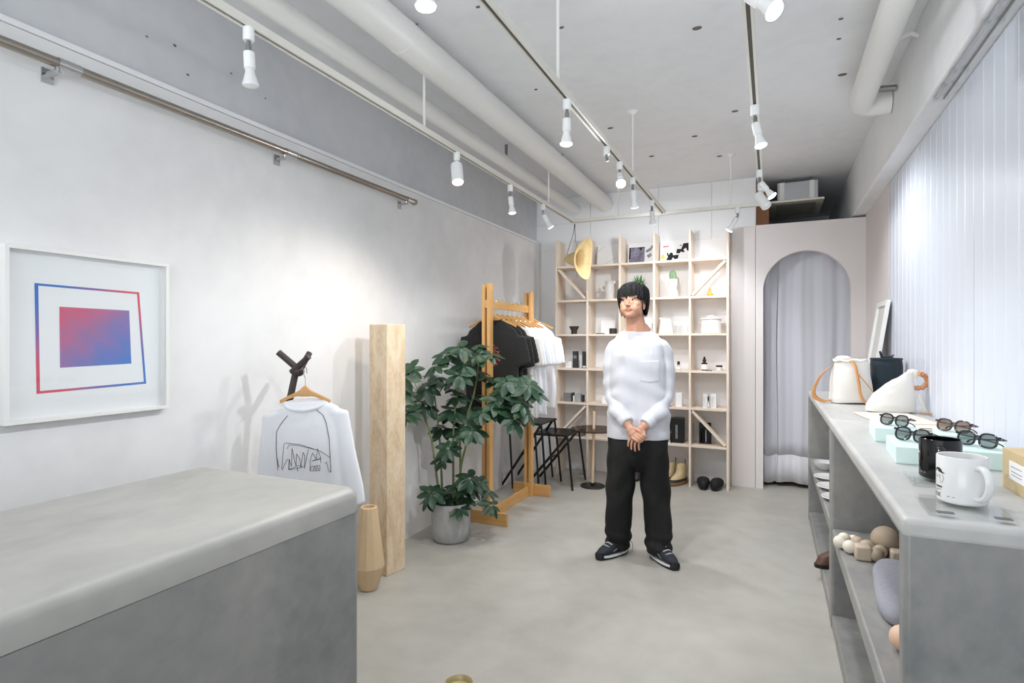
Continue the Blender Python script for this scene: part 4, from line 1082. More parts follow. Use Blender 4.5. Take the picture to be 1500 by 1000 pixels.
pbox('slim white tube box between the grey cartons', (colx(0, .52), 5.55, zE), 0.014, 0.02, 0.062, m_paper)
pbox('slim dark carton at the right of the mid grey carton', (colx(0, .82), 5.57, zE), 0.016, 0.05, 0.070, m_chb)
bottle('tall white bottle beside the person’s elbow', (colx(1, .72), 5.56, zE), 0.027, 0.20, 0.012, 0.04, m_cerm, None, cap_m=m_cerm)
pbox('low white carton in front of the tall white bottle', (colx(1, .50), 5.54, zE), 0.05, 0.04, 0.07, m_paper)
bottle('black dropper bottle with white label on the fifth shelf', (colx(3, .42), 5.55, zE), 0.019, 0.125, 0.008, 0.055, m_blackc, paperl, drop=True)
pbox('white carton beside the black dropper bottle', (colx(3, .70), 5.56, zE), 0.058, 0.045, 0.130, m_paper, rz=-10)
pbox('white carton half hidden behind the person’s sleeve', (colx(3, .22), 5.58, zE), 0.05, 0.045, 0.10, m_paper)
m_marb = concrete('marbled_card', '#C9C9C9', '#E8E8E8', '#F4F4F4', rough=0.6, scale=14, bump=0)
pbox('marbled white carton left of the thin dark vial', (colx(4, .38), 5.57, zE), 0.038, 0.04, 0.125, m_marb)
pbox('marbled white carton right of the thin dark vial', (colx(4, .62), 5.57, zE), 0.052, 0.04, 0.130, m_marb)
bottle('thin dark vial standing between marbled cartons', (colx(4, .49), 5.52, zE), 0.0075, 0.108, 0.005, 0.04, clearb, paperl)
# row F
card('grey_tray', 'shallow grey tray lying behind the smoked table top', 'tray', 0.20, 0.018, 0.14, (colx(0, .50), 5.58, zF), mat('tray_grey', '#6F6A68', 0.5))
t = thing('smoked_globe', 'smoked glass globe ornament on a white cup next to the person', 'ornament', (colx(1, .82), 5.55, zF))
MB().lathe([(0.03, 0), (0.032, 0.003), (0.036, 0.09), (0.033, 0.09), (0.03, 0.08), (0.001, 0.08)], 20).build('cup', m_cer, t)
MB().tube([(0.012, 0, 0.08), (0.012, 0, 0.125)], 0.012, 10).build('stopper', m_black, t)
MB().ball((0.0, 0, 0.165), 0.046, 20, 12).build('globe', mat('smoke_chrome', '#8A8482', 0.08, metal=0.7), t)
t = thing('presentation_box', 'tall black box with a glass globe in front on the sixth shelf', 'box', (colx(3, .62), 5.585, zF))
MB().box(-0.065, 0.065, -0.04, 0.05, 0, 0.235).build('carton', m_black, t, smooth=False, bevel=0.002)
MB().box(-0.010, 0.010, -0.0415, -0.04, 0.04, 0.17).build('printed_bottle', m_gb, t, smooth=False)
o = thing('glass_cloche', 'small clear glass globe in front of the black box', 'ornament', (colx(3, .42), 5.515, zF)); MB().ball((0, 0, 0.105), 0.022, 16, 10).build('globe', clear('clear_globe', '#DADADA', .6), o); MB().lathe([(0.02, 0), (0.022, .003), (0.008, 0.03), (0.007, 0.083)], 16).build('stand', m_chrome, o)
t = thing('presentation_box', 'open black box with pale front panel under the diagonal brace', 'box', (colx(4, .36), 5.63, zF), rz=8)
MB().box(-0.055, 0.055, -0.03, 0.05, 0, 0.012).build('tray', m_black, t, smooth=False); MB().box(-0.055, -0.045, -0.03, 0.05, 0.012, 0.19).build('side', m_black, t, smooth=False); MB().box(-0.045, 0.055, 0.04, 0.05, 0.012, 0.19).build('rear', m_black, t, smooth=False); MB().box(0.045, 0.055, -0.03, 0.04, 0.012, 0.15).build('side', m_black, t, smooth=False)
MB().box(0.0, 0.010, -0.02, 0.0, 0.014, 0.13).build('inner_divider', m_lgb, t, smooth=False)
MB().lathe([(0.015, 0.013), (0.016, 0.09), (0.008, 0.1), (0.008, 0.13)], 14, Matrix.Translation((-0.022, 0.005, 0))).build('flask', m_blackc, t)

# floor row: footwear
def boot(label, loc, rz, upper, sole, h=0.16):
    t = thing('boot', label, 'boot', loc, rz, group='pair of beige boots')
    rings = []
    for (z, ya, yb, w) in ((0.03, -0.15, 0.10, 0.045), (0.055, -0.14, 0.098, 0.044), (0.075, -0.10, 0.095, 0.041), (0.10, -0.035, 0.092, 0.038), (0.13, -0.015, 0.09, 0.038), (h, -0.02, 0.095, 0.042)):
        rings.append(ell(z, w, (yb - ya) / 2, 0, (ya + yb) / 2, 24, 2.3))
    MB().loft(rings).build('upper', upper, t, sub=1)
    MB().loft([ell(z, w, L_, 0, -0.025, 24, 2.4) for z, w, L_ in ((0, .046, .125), (0.012, .050, .133), (0.03, .050, .135), (0.034, .047, .13))]).build('sole', sole, t)
    MB().loft([ell(0.036, .048, .131, 0, -0.025, 24, 2.4), ell(0.058, .0455, .124, 0, -0.022, 24, 2.4)]).build('rand', mat('dark_rubber', '#3A332D', .6), t)
    MB().tube([(0, 0.093, h - 0.03), (0, 0.106, h), (0, 0.093, h + 0.02)], 0.004, 6).build('pull_tab', m_darkwood, t)
    return t
m_bt = mat('beige_suede', '#CDB98F', 0.9, var=0.06, scale=20); m_gum = mat('gum_sole', '#8A6A45', 0.6)
boot('beige slip-on boot standing nearer the person, rear of its pair', (colx(3, .37), 5.625, 0), -25, m_bt, m_gum, 0.20)
boot('beige slip-on boot standing nearer the last upright', (colx(3, .69), 5.565, 0), -25, m_bt, m_gum, 0.20)
for k, f in enumerate((.34, .71)):
    t = thing('black_clog', ['fluffy black clog on the floor, nearer the beige boots', 'fluffy black clog on the floor, nearer the pink partition'][k], 'shoe', (colx(4, f), 5.53, 0), rz=(6, -4)[k], group='pair of black clogs')
    MB().loft([ell(z, w, L_, 0, 0.0, 24, 2.3) for z, w, L_ in ((0, .040, .115), (0.01, .045, .122), (0.024, .044, .12))]).build('sole', m_black, t)
    b = MB(); b.loft([ell(z, w, L_, 0, cy, 24, 2.2) for z, w, L_, cy in ((0.02, .047, .118, 0), (0.05, .050, .11, -.008), (0.075, .043, .085, -.022), (0.09, .026, .05, -.03))])
    me = fuse(b, 0.006, 2)
    displace(me, lambda p, n: p + n * (0.006 * np.sin(90 * p[:, 0]) * np.sin(95 * p[:, 1] + 1) * np.sin(80 * p[:, 2]))[:, None])
    me.materials.append(m_blackm); put('upper', me, t)
    MB().tube(spl([(-0.048, 0.02, 0.03), (-0.045, 0.07, 0.06), (0, 0.105, 0.07), (0.045, 0.07, 0.06), (0.048, 0.02, 0.03)], 5), 0.009, 8).build('heel_strap', m_blackm, t)
boot_d = thing('dark_shoe', 'dark brown shoe on the floor seen between the person’s legs', 'shoe', (colx(2, .42), 5.60, 0), rz=10)
MB().loft([ell(z, w, L_, 0, 0, 24, 2.3) for z, w, L_ in ((0, .04, .12), (0.02, .042, .125), (0.03, .04, .12))]).build('sole', m_black, boot_d)
MB().loft([ell(z, w, L_, 0, cy, 24, 2.2) for z, w, L_, cy in ((0.03, .042, .12, 0), (0.06, .042, .105, .01), (0.085, .036, .06, .05), (0.11, .034, .045, .065))]).build('upper', mat('dark_brown_leather', '#2C2623', .5), boot_d)

# ================================================================== things on the right counters
TOPZ = 0.977
# leaning white frame at the far end
t = thing('leaning_frame', 'empty white picture frame leaning on the wall behind the bags', 'picture frame', (0.62, 4.72, TOPZ), rz=-90)
fr = bpy.data.objects.new('frame_pivot', None)
fr2 = []
w2, hF, bw = 0.20, 0.66, 0.035
def lean(o): o.rotation_euler = (R(-8.5), 0, 0); return o
for (xa, xb, za, zb) in ((-w2, -w2 + bw, 0, hF), (w2 - bw, w2, 0, hF), (-w2 + bw, w2 - bw, 0, bw), (-w2 + bw, w2 - bw, hF - bw, hF)):
    lean(MB().box(xa, xb, -0.012, 0.012, za, zb).build('frame_rail', m_wm, t, smooth=False, bevel=0.002))
lean(MB().box(-w2 + bw, w2 - bw, 0.004, 0.009, bw, hF - bw).build('backing', mat('pale_grey_board', '#D4D2CE', .7), t, smooth=False))
bpy.data.objects.remove(fr)

def soft_bag(rings, voxel, seed, amp, freq, m):
    mb = MB(); mb.loft(rings); me = fuse(mb, voxel, 5)
    rs = random.Random(seed); a, b, c = (rs.random() * 6 for _ in range(3))
    displace(me, lambda p, n: p + n * (amp * (np.sin(freq * p[:, 0] + a + 9 * p[:, 2]) * np.sin(freq * .8 * p[:, 1] + b) + .6 * np.sin(freq * 1.3 * p[:, 2] + c + freq * p[:, 0] * .6)))[:, None])
    me.materials.append(m); return me
# white bucket bag
t = thing('bucket_bag', 'white canvas bucket bag with tan leather straps on the far counter', 'bag', (0.435, 3.98, TOPZ), rz=YAW - 14)
put('bag_body', soft_bag([ell(0.004, .106, .08, n=36, p=2.4), ell(0.03, .114, .085, n=36, p=2.4), ell(0.12, .110, .083, n=36), ell(0.20, .100, .075, n=36), ell(0.245, .092, .06, n=36), ell(0.262, .085, .05, n=36)], 0.006, 1, .0045, 22, m_canvas), t)
MB().tube([(0.088 * math.cos(a), 0.055 * math.sin(a), 0.258 + .004 * math.sin(7 * a)) for a in np.linspace(0, 2 * PI, 33)], 0.008, 8, cap=False).build('gathered_rim', m_canvas, t)
pf = MB(); pf.ball((-0.04, -0.0, 0.27), (.045, .035, .018), 14, 8); pf.build('inner_pouch', m_canvas, t)
def ribbon(pts, w, wdir, n=8):
    P = spl(pts, n); W = Vector(wdir).normalized() * w / 2
    return MB().grid([[tuple(p - W), tuple(p + W)] for p in P])
ribbon([(-0.10, -0.01, 0.225), (-0.165, -0.02, 0.17), (-0.205, -0.02, 0.085), (-0.20, -0.02, 0.035), (-0.15, -0.02, 0.012), (-0.11, -0.02, 0.02)], 0.034, (0.75, 0.6, 0.3)).build('shoulder_strap', m_tan, t, solid=0.004)
ribbon([(-0.015, -0.058, 0.262), (0.0, -0.088, 0.22), (0.012, -0.105, 0.13), (0.02, -0.112, 0.06), (0.045, -0.115, 0.015), (0.085, -0.105, 0.008)], 0.016, (1, 0.1, 0.35)).build('front_strap', m_tan, t, solid=0.004)
MB().tube(spl([(0.01, -0.108, 0.18), (0.05, -0.104, 0.13), (0.095, -0.085, 0.075)], 6), 0.003, 6).build('tie_cord', m_tan, t)
MB().tube([(0.084 * math.cos(a), 0.052 * math.sin(a) , 0.252) for a in np.linspace(3.3, 6.1, 14)], 0.003, 6).build('draw_cord', m_tan, t)
# navy bag behind
t = thing('bucket_bag', 'navy canvas bucket bag tucked behind the white ones', 'bag', (0.632, 4.07, TOPZ), rz=YAW - 14)
put('bag_body', soft_bag([ell(0.004, .078, .075, n=36, p=2.4), ell(0.03, .082, .078, n=36, p=2.4), ell(0.14, .084, .078, n=36), ell(0.23, .085, .068, n=36), ell(0.27, .082, .055, n=36)], 0.006, 2, .003, 24, m_navy), t)
for k, (a, b) in enumerate((((-0.03, -0.03, 0.27), (-0.045, -0.03, 0.315)), ((-0.01, -0.03, 0.272), (0.03, -0.035, 0.292)))):
    MB().tube([a, b], [0.010, 0.006], 6, flat=.5).build('knot_tail', m_navy, t)
MB().ball((0.0, -0.03, 0.278), (.028, .018, .012), 12, 8).build('knot', m_navy, t)
MB().tube([(0.082 * math.cos(a), 0.056 * math.sin(a), 0.268) for a in np.linspace(0, 2 * PI, 25)], 0.006, 6, cap=False).build('rim', m_navy, t)
# white tote with a braided handle
t = thing('tote_bag', 'slouching white tote bag with braided tan leather handle', 'bag', (0.575, 3.56, TOPZ), rz=YAW - 10)
mb_r = [ell(0.004, .118, .06, 0, 0, 36, 2.6), ell(0.04, .115, .065, 0, 0, 36, 2.4), ell(0.10, .098, .055, .012, 0, 36, 2.2), ell(0.15, .066, .038, .04, 0, 36), ell(0.185, .035, .018, .070, 0, 36), ell(0.215, .018, .008, .088, 0, 36)]
put('bag_body', soft_bag(mb_r, 0.005, 3, .0025, 26, m_canvas), t)
ribbon([(0.075, 0.0, 0.20), (0.10, 0.0, 0.205), (0.125, 0.0, 0.20)], 0.05, (0.2, 0.4, 1)).build('top_flap', m_canvas, t, solid=0.004)
hp_ = spl([(0.125, -0.01, 0.205), (0.155, -0.01, 0.195), (0.165, -0.012, 0.165), (0.145, -0.012, 0.135), (0.105, -0.012, 0.13), (0.09, -0.01, 0.13)], 8)
MB().tube(hp_, [0.0125 + 0.003 * math.sin(i * 1.6) for i in range(len(hp_))], 8).build('braided_handle', m_tan_d, t)
MB().tube(spl([(-0.06, -0.05, 0.13), (-0.02, -0.05, 0.17), (0.03, -0.03, 0.185)], 6), 0.003, 6).build('seam_cord', m_wm, t)
ribbon([(0.12, -0.02, 0.10), (0.135, -0.03, 0.05), (0.15, -0.04, 0.006)], 0.02, (1, -.3, 0)).build('side_strap', m_canvas, t, solid=0.003)
MB().tube([(0.10, -0.07, 0.006), (0.15, -0.11, 0.006)], 0.004, 6).build('hang_tag', m_tan_d, t)
# flat pouch
t = thing('flat_pouch', 'flat beige leather pouch lying between bags and mint boxes', 'pouch', (0.55, 3.16, TOPZ), rz=8)
m_bei = mat('beige_leather', '#E2D6CA', 0.6, var=0.03, scale=20)
MB().box(-0.125, 0.125, -0.29, 0.29, 0, 0.008).build('pouch_body', m_bei, t, bevel=0.003)
MB().box(-0.122, 0.122, -0.15, -0.14, 0.008, 0.010).build('zip', mat('zip_beige', '#C9B8A6', .6), t, smooth=False)
MB().box(-0.02, 0.12, -0.285, -0.275, 0.008, 0.0095).build('cord', m_darkwood, t, smooth=False)

# mint boxes with eyewear
def mintbox(label, loc, rz, sx, sy, h):
    t = thing('mint_box', label, 'box', loc, rz, group='mint eyewear boxes')
    MB().box(-sx/2, sx/2, -sy/2, sy/2, 0.002, h).build('lid', m_mint, t, smooth=False, bevel=0.002)
    MB().box(-sx/2 + .001, sx/2 - .001, -sy/2 + .001, sy/2 - .001, 0, 0.002).build('base_edge', m_mint_e, t, smooth=False)
    return t
BH = 0.052
b1 = ((0.425, 2.60), -3, .135, .23); b2 = ((0.415, 2.19), -3, .125, .25); b3 = ((0.590, 2.50), -8, .105, .22); b4 = ((0.585, 2.19), -10, .13, .24)
for nm, (p, rz, sx, sy) in (('mint box nearest the pouch, by the counter edge', b1), ('mint box by the counter edge, left of the black mug', b2), ('mint box against the wall carrying the brown eyewear', b3), ('mint box against the wall behind the white mug', b4)):
    mintbox(nm, (p[0], p[1], TOPZ), rz, sx, sy, BH)
def eyewear(label, loc, rz, m_f, m_l, s=1.0):
    t = thing('eyeglasses', label, 'eyeglasses', loc, rz, group='eyewear on display')
    tilt = R(38)
    def fp(x, y): return (x * s, y * math.cos(tilt) * s * .3 - 0.01, (0.026 + y) * s * 1.0)
    for sgn in (-1, 1):
        c = sgn * 0.034
        pts = [(c + 0.027 * math.copysign(abs(math.cos(a)) ** .75, math.cos(a)), 0.0215 * math.copysign(abs(math.sin(a)) ** .75, math.sin(a))) for a in np.linspace(0, 2 * PI, 25)]
        MB().tube([fp(*p) for p in pts], 0.0032 * s, 6, cap=False).build('rim', m_f, t)
        lm = MB(); lm.add([fp(*p) for p in pts[:-1]], [tuple(range(len(pts) - 1))]); lm.build('lens', m_l, t, smooth=False)
        MB().tube([fp(sgn * 0.060, 0.012), fp(sgn * 0.069, 0.013)], 0.004 * s, 6).build('hinge', m_f, t)
    MB().tube(spl([fp(-0.009, 0.006), fp(0, 0.011), fp(0.009, 0.006)], 4), 0.0032 * s, 6).build('bridge', m_f, t)
    for sgn in (-1, 1):       # temples folded in behind the lenses
        dy = 0.012 + 0.008 * (sgn + 1) / 2
        MB().tube(spl([Vector(fp(sgn * 0.069, 0.013)), Vector((sgn * 0.066, dy, 0.030)) * s, Vector((sgn * 0.02, dy + .006, 0.026)) * s, Vector((-sgn * 0.045, dy + .01, 0.016)) * s, Vector((-sgn * 0.062, dy + .012, 0.004)) * s], 5), 0.0036 * s, 6, flat=.6).build('temple', m_f, t)
    return t
m_fr = mat('dark_teal_acetate', '#23292C', 0.15); m_frb = mat('tortoise_acetate', '#4A3830', 0.15, var=.3, scale=40)
zt = TOPZ + BH + 0.0008
eyewear('dark grey eyeglasses on the mint box nearest the pouch', (0.43, 2.56, zt), -50, m_fr, m_lensg, .92)
eyewear('dark eyeglasses on the mint box left of the black mug', (0.415, 2.18, zt), -50, m_fr, m_lensg, .92)
eyewear('brown tortoiseshell eyeglasses on the mint box by the wall', (0.59, 2.47, zt), -50, m_frb, m_lensb, .92)
eyewear('black-green eyeglasses on the mint box behind the white mug', (0.575, 2.16, zt), -50, m_fr, m_lensg, .92)

# acrylic plates, mugs
def acrylic(label, loc, rz, sx, sy):
    t = thing('acrylic_plate', label, 'display plate', loc, rz, group='acrylic plates')
    MB().box(-sx/2, sx/2, -sy/2, sy/2, 0, 0.008).build('plate', m_acryl, t, smooth=False, bevel=0.001)
    return t
p1 = acrylic('clear acrylic plate under the white mug with two grey labels', (0.385, 1.56, TOPZ), -2, 0.15, 0.17)
m_lab = mat('silver_label', '#5E6267', 0.6)
MB().box(-0.06, -0.030, -0.083, -0.066, 0.0082, 0.0095).build('label_strip', m_lab, p1, smooth=False)
MB().box(0.038, 0.066, -0.083, -0.066, 0.0082, 0.0095).build('label_strip', m_lab, p1, smooth=False)
acrylic('clear acrylic plate under the black mug', (0.410, 1.84, TOPZ), -2, 0.15, 0.16)
def mug(label, loc, rz, m, mp, hang):
    t = thing('mug', label, 'mug', loc, rz)
    r = 0.0475; h = 0.105
    MB().lathe([(r - .006, 0.0), (r - .001, 0.003), (r, 0.008), (r, h - .002), (r - .0015, h), (r - .004, h - .001), (r - .0045, 0.012), (0.001, 0.010)], 48, cap=False).lathe([(0.001, 0), (r - .006, 0)], 48, cap=False).build('cup', m, t, ang=60)
    hs = [(r - .003, h * .80), (r + .016, h * .82), (r + .030, h * .70), (r + .033, h * .5), (r + .026, h * .3), (r + .012, h * .18), (r - .003, h * .17)]
    MB().tube(spl([(x * math.cos(R(hang)), x * math.sin(R(hang)), z) for x, z in hs], 6), 0.0085, 10, flat=.75).build('handle', m, t)
    return t
def on_mug(parent, name, m, vs, fs, ang0, z0, mirror=False):
    r = 0.0475 + 0.0004
    out = []
    for x, y, z in vs:
        a = R(ang0) + (x / r)
        out.append((r * math.cos(a), r * math.sin(a), z0 + y))
    MB().add(out, fs).build(name, m, parent, smooth=False)
def poly_grid(pts):
    """triangulated filled outline"""
    bm = bmesh.new(); vv = [bm.verts.new((x, y, 0)) for x, y in pts]; f = bm.faces.new(vv); bmesh.ops.triangulate(bm, faces=[f]); bm.verts.index_update()
    vs = [tuple(v.co) for v in bm.verts]; fs = [tuple(v.index for v in f.verts) for f in bm.faces]; bm.free(); return vs, fs
def mug_art(t, m, ang):
    vs, fs = poly_grid([(-0.016, 0.0), (-0.015, 0.006), (-0.009, 0.010), (0.0, 0.011), (0.007, 0.008), (0.010, 0.003), (0.018, 0.000), (0.010, -0.001), (0.0, 0.001)]); on_mug(t, 'printed_cap', m, vs, fs, ang, 0.066)
    for (x, y) in ((-0.009, -0.006), (-0.005, -0.010), (0.002, -0.006), (0.003, -0.011), (-0.010, -0.011)):
        vs, fs = poly_grid([(x - .0018, y - .001), (x + .0018, y - .001), (x + .0018, y + .001), (x - .0018, y + .001)]); on_mug(t, 'printed_face_mark', m, vs, fs, ang, 0.066)
    for seg in (((0.011, -0.003), (0.014, -0.012)), ((0.014, -0.012), (0.010, -0.021)), ((0.010, -0.021), (0.003, -0.023)), ((0.003, -0.017), (0.006, -0.019))):
        (xa, ya), (xb, yb) = seg; d = Vector((xb - xa, yb - ya)).normalized(); n = Vector((-d.y, d.x)) * .0004
        vs, fs = poly_grid([(xa - n.x, ya - n.y), (xb - n.x, yb - n.y), (xb + n.x, yb + n.y), (xa + n.x, ya + n.y)]); on_mug(t, 'printed_face_line', m, vs, fs, ang, 0.066)
    for row, (n_, w_, h_, z_) in enumerate(((6, .0030, .0040, 0.034), (9, .0014, .0014, 0.0275), (4, .0014, .0014, 0.0245))):
        V = []; F = []
        for q in range(n_):
            x0_ = -0.013 + q * (w_ + .0008); o_ = len(V)
            V += [(x0_, -h_ / 2, 0), (x0_ + w_, -h_ / 2, 0), (x0_ + w_, h_ / 2, 0), (x0_, h_ / 2, 0)]; F.append((o_, o_ + 1, o_ + 2, o_ + 3))
        on_mug(t, 'printed_small_text', m, V, F, ang, z_); stuff(t.children[-1])
    vs, fs = text_mesh('KIOSK', 0.0145); on_mug(t, 'printed_text', m, vs, fs, ang - 16, 0.015)
    vs, fs = poly_grid([(0.030, -0.0006), (0.045, -0.0006), (0.045, 0.0006), (0.030, 0.0006)]); on_mug(t, 'printed_dash', m, vs, fs, ang - 10, 0.016)
w = mug('white mug with cap-face drawing and black lettering', (0.395, 1.605, TOPZ + .0085), 0, m_cer, m_ink, -68)
mug_art(w, m_ink, 197)
k = mug('glossy black mug with white printing behind the white mug', (0.412, 1.865, TOPZ + .0085), 0, m_blackc, m_paper, -100)
mug_art(k, m_paper, 172)
t = thing('cardboard_box', 'kraft cardboard box with a white label at the right edge', 'box', (0.64, 1.80, TOPZ), rz=0)
MB().box(-0.095, 0.09, -0.11, 0.07, 0, 0.10).build('carton', m_kraft, t, smooth=False, bevel=0.001)
MB().box(-0.0962, -0.095, -0.105, 0.02, 0.03, 0.075).build('label', m_paper, t, smooth=False)
for z in (.062, .05, .042): MB().box(-0.0968, -0.0962, -0.06, 0.005, z, z + .0012).build('printed_line', m_lab, t, smooth=False)

# bowls and plates in the far counter
SHZ = 0.4755
for k, (x, y, r, h, lb) in enumerate(((0.335, 4.42, .075, .055, 'white bowl at the far end of the counter shelf'),)):
    lathe_thing('bowl', lb, 'bowl', [(r * .5, 0), (r * .55, .004), (r * .9, h * .6), (r, h), (r * .96, h), (r * .5, .01), (.001, .01)], m_cer, (x, y, SHZ + 0.0), 28)
for k, (x, y, r, lb) in enumerate(((0.335, 4.12, .09, 'upper white plate behind the counter leg, farther one'), (0.345, 3.86, .10, 'wide white plate in the middle of the counter shelf'), (0.345, 3.60, .095, 'white plate nearest the counter divider'))):
    lathe_thing('plate', lb, 'plate', [(r * .6, 0), (r * .62, .004), (r, .018), (r * .98, .021), (r * .6, .008), (.001, .008)], m_cer, (x, y, SHZ), 32, group='white plates in the far counter')
t = thing('boot', 'navy and brown boot at the bottom of the far counter', 'boot', (0.35, 3.72, 0.0705), rz=-60)
MB().loft([ell(z, w, (yb - ya) / 2, 0, (ya + yb) / 2, 20, 2.3) for z, ya, yb, w in ((0.02, -.14, .09, .04), (0.06, -.12, .09, .04), (0.09, -.04, .085, .037), (0.14, -.02, .08, .036))]).build('upper', mat('brown_leather', '#5A3E30', .5), t)
MB().loft([ell(z, w, .05, 0, .03, 20) for z, w in ((0.14, .037), (0.27, .042))]).build('shaft', mat('navy_felt', '#23253A', .9), t)
MB().loft([ell(z, .043, .12, 0, -.025, 20, 2.4) for z in (0, .02)]).build('sole', m_black, t)

# wooden beads, cap and peach beads in the near counter
m_bd = [mat('bead_natural', '#C8B7A2', .55, var=.06, scale=20), mat('bead_pale', '#E3DACB', .55, var=.05, scale=20), mat('bead_tan', '#B7A48E', .55, var=.06, scale=20)]
t = thing('bead_garland', 'garland of chunky wooden beads on the near counter shelf', 'garland', (0.40, 2.72, SHZ), rz=0)
rb = random.Random(5)
bl = [(-0.115, .10, .026, 1), (-0.135, .045, .027, 1), (-0.105, -0.005, .027, 1), (-0.07, .055, .028, 2), (-0.04, .02, .029, 0), (-0.065, -.055, .029, 0), (-0.02, -.065, .028, 2), (0.0, -.01, .026, 0), (0.03, .06, .055, 2), (0.055, -.04, .025, 0), (0.095, -.05, .026, 2), (0.13, -.02, .026, 0), (-0.08, .11, .022, 1), (0.10, .06, .03, 0)]
for i, (x, y, r, c) in enumerate(bl):
    if i in (5, 9): MB().box(x - r, x + r, y - r, y + r, 0, 2 * r).build('cube_bead', m_bd[c], t, bevel=0.008)
    else: MB().ball((x, y, r), r, 18, 12).build('round_bead', m_bd[c], t)
MB().tube(spl([(x, y, r) for x, y, r, c in bl[:8]], 4), 0.003, 5).build('cord', m_canvas, t)
t = thing('wooden_peg', 'pale turned wooden peg lying beside the bead garland', 'ornament', (0.55, 2.83, SHZ), rz=40)
MB().lathe([(0.02, 0), (0.03, .01), (0.024, .06), (0.03, .10), (0.02, .14)], 18, Matrix.Translation((0, 0, 0.031)) @ Matrix.Rotation(R(90), 4, 'X')).build('peg', m_bd[1], t)
t = thing('knit_cap', 'grey knitted pouch in a clear bag on the near counter shelf', 'pouch', (0.42, 2.30, SHZ), rz=-4)
mb = MB(); mb.loft([ell(.004, .095, .25, n=32, p=4), ell(.03, .10, .255, n=32, p=4), ell(.055, .09, .24, n=32, p=3.5), ell(.07, .06, .19, n=32, p=3)]); me = fuse(mb, .008, 4)
displace(me, lambda p, n: p + n * (0.003 * np.sin(30 * p[:, 0] + 12 * p[:, 1]))[:, None]); me.materials.append(mat('grey_knit', '#9A9AA2', .9, var=.06, scale=60)); put('knit_body', me, t)
MB().tube([(0.03, -0.255, .03), (0.055, -0.262, .03)], 0.012, 10).build('eyelet', m_black, t)
MB().box(-0.02, 0.01, -0.05, 0.04, .0735, .0745).build('sticker', m_acryl, t, smooth=False)
m_pe = mat('peach_bead', '#E4BFA3', .5, var=.04, scale=10)
t = thing('bead_strand', 'strand of large peach wooden beads at the near end of the shelf', 'garland', (0.36, 1.80, SHZ))
for (x, y, r) in ((-.02, .12, .036), (0.0, .05, .04), (0.02, -.03, .042), (0.03, -.11, .04)): MB().ball((x, y, r), r, 18, 12).build('round_bead', m_pe, t)
MB().box(-0.03, -0.005, .155, .18, 0, .03).build('paper_tag', m_paper, t, smooth=False)

# low round stool at the bottom edge of the picture
t = thing('brass_bowl', 'small round brass-coloured dish on the floor at the bottom edge', 'dish', (-1.10, 1.915, 0))
MB().lathe([(0.045, 0), (0.05, .003), (0.056, .03), (0.054, .032), (0.05, .028), (0.046, .012), (0.001, .010)], 32).build('dish', mat('brass_dish', '#B7A97C', .35, metal=.3), t)
MB().tube([(0.055 * math.cos(a), 0.055 * math.sin(a), .031) for a in np.linspace(0, 2 * PI, 33)], 0.003, 6, cap=False).build('rim', mat('dish_rim', '#B49E8A', .4), t)

# ================================================================== the person
m_skin = mat('skin', '#C8957B', 0.5, var=0.04, scale=9, sss=0.08)
m_lip = mat('lip', '#B97B70', 0.45)
m_hair = mat('black_hair', '#0F0E0E', 0.6, var=0.2, scale=30, spec=0.25)
m_shirtp = mat('white_long_sleeve', '#CDCDD2', 0.85, sheen=0.2, bump=0.05, bscale=260)
def jeans():
    m = mat('washed_black_denim', '#1B1B1D', 0.85)
    nt = m.node_tree; N = nt.nodes; L = nt.links; b = N['Principled BSDF']
    tc = N.new('ShaderNodeTexCoord'); nz = N.new('ShaderNodeTexNoise'); nz.inputs['Scale'].default_value = 3.2; nz.inputs['Detail'].default_value = 6
    mp = N.new('ShaderNodeMapping'); mp.inputs['Scale'].default_value = (1.6, 1, 0.9)
    L.new(tc.outputs['Object'], mp.inputs['Vector']); L.new(mp.outputs['Vector'], nz.inputs['Vector'])
    rp = N.new('ShaderNodeValToRGB'); e = rp.color_ramp.elements
    e[0].position = 0.48; e[0].color = (*lin('#060607'), 1); e[1].position = 0.70; e[1].color = (*lin('#252322'), 1)
    L.new(nz.outputs['Fac'], rp.inputs['Fac']); L.new(rp.outputs['Color'], b.inputs['Base Color'])
    return m
m_jean = jeans()

PERS = thing('person', 'person in white long-sleeved shirt and black jeans with hands clasped', 'person', (-0.772, 3.612, 0), rz=12)
PSC = 1.0

def cap(mb, pts, rads, n=14):
    """rounded tapered limb along the points"""
    P = spl(pts, 4); k = len(P); rr = []
    for i in range(k):
        t_ = i / (k - 1) * (len(rads) - 1); a = int(min(t_, len(rads) - 2)); rr.append(rads[a] + (rads[a+1] - rads[a]) * (t_ - a))
    mb.tube(P, rr, n)
    mb.ball(P[0], rr[0], n, 8); mb.ball(P[-1], rr[-1], n, 8)

# head frame: turned to its right and tipped back
HM = Matrix.Translation((-0.030, -0.010, 1.585)) @ Matrix.Rotation(R(-17), 4, 'Z') @ Matrix.Rotation(R(-13), 4, 'X') @ Matrix.Rotation(R(-3), 4, 'Y') @ Matrix.Scale(0.96, 4)
def hb(mb, c, r, nu=20, nv=14): mb.ball(c, r, nu, nv, HM)
B = MB()
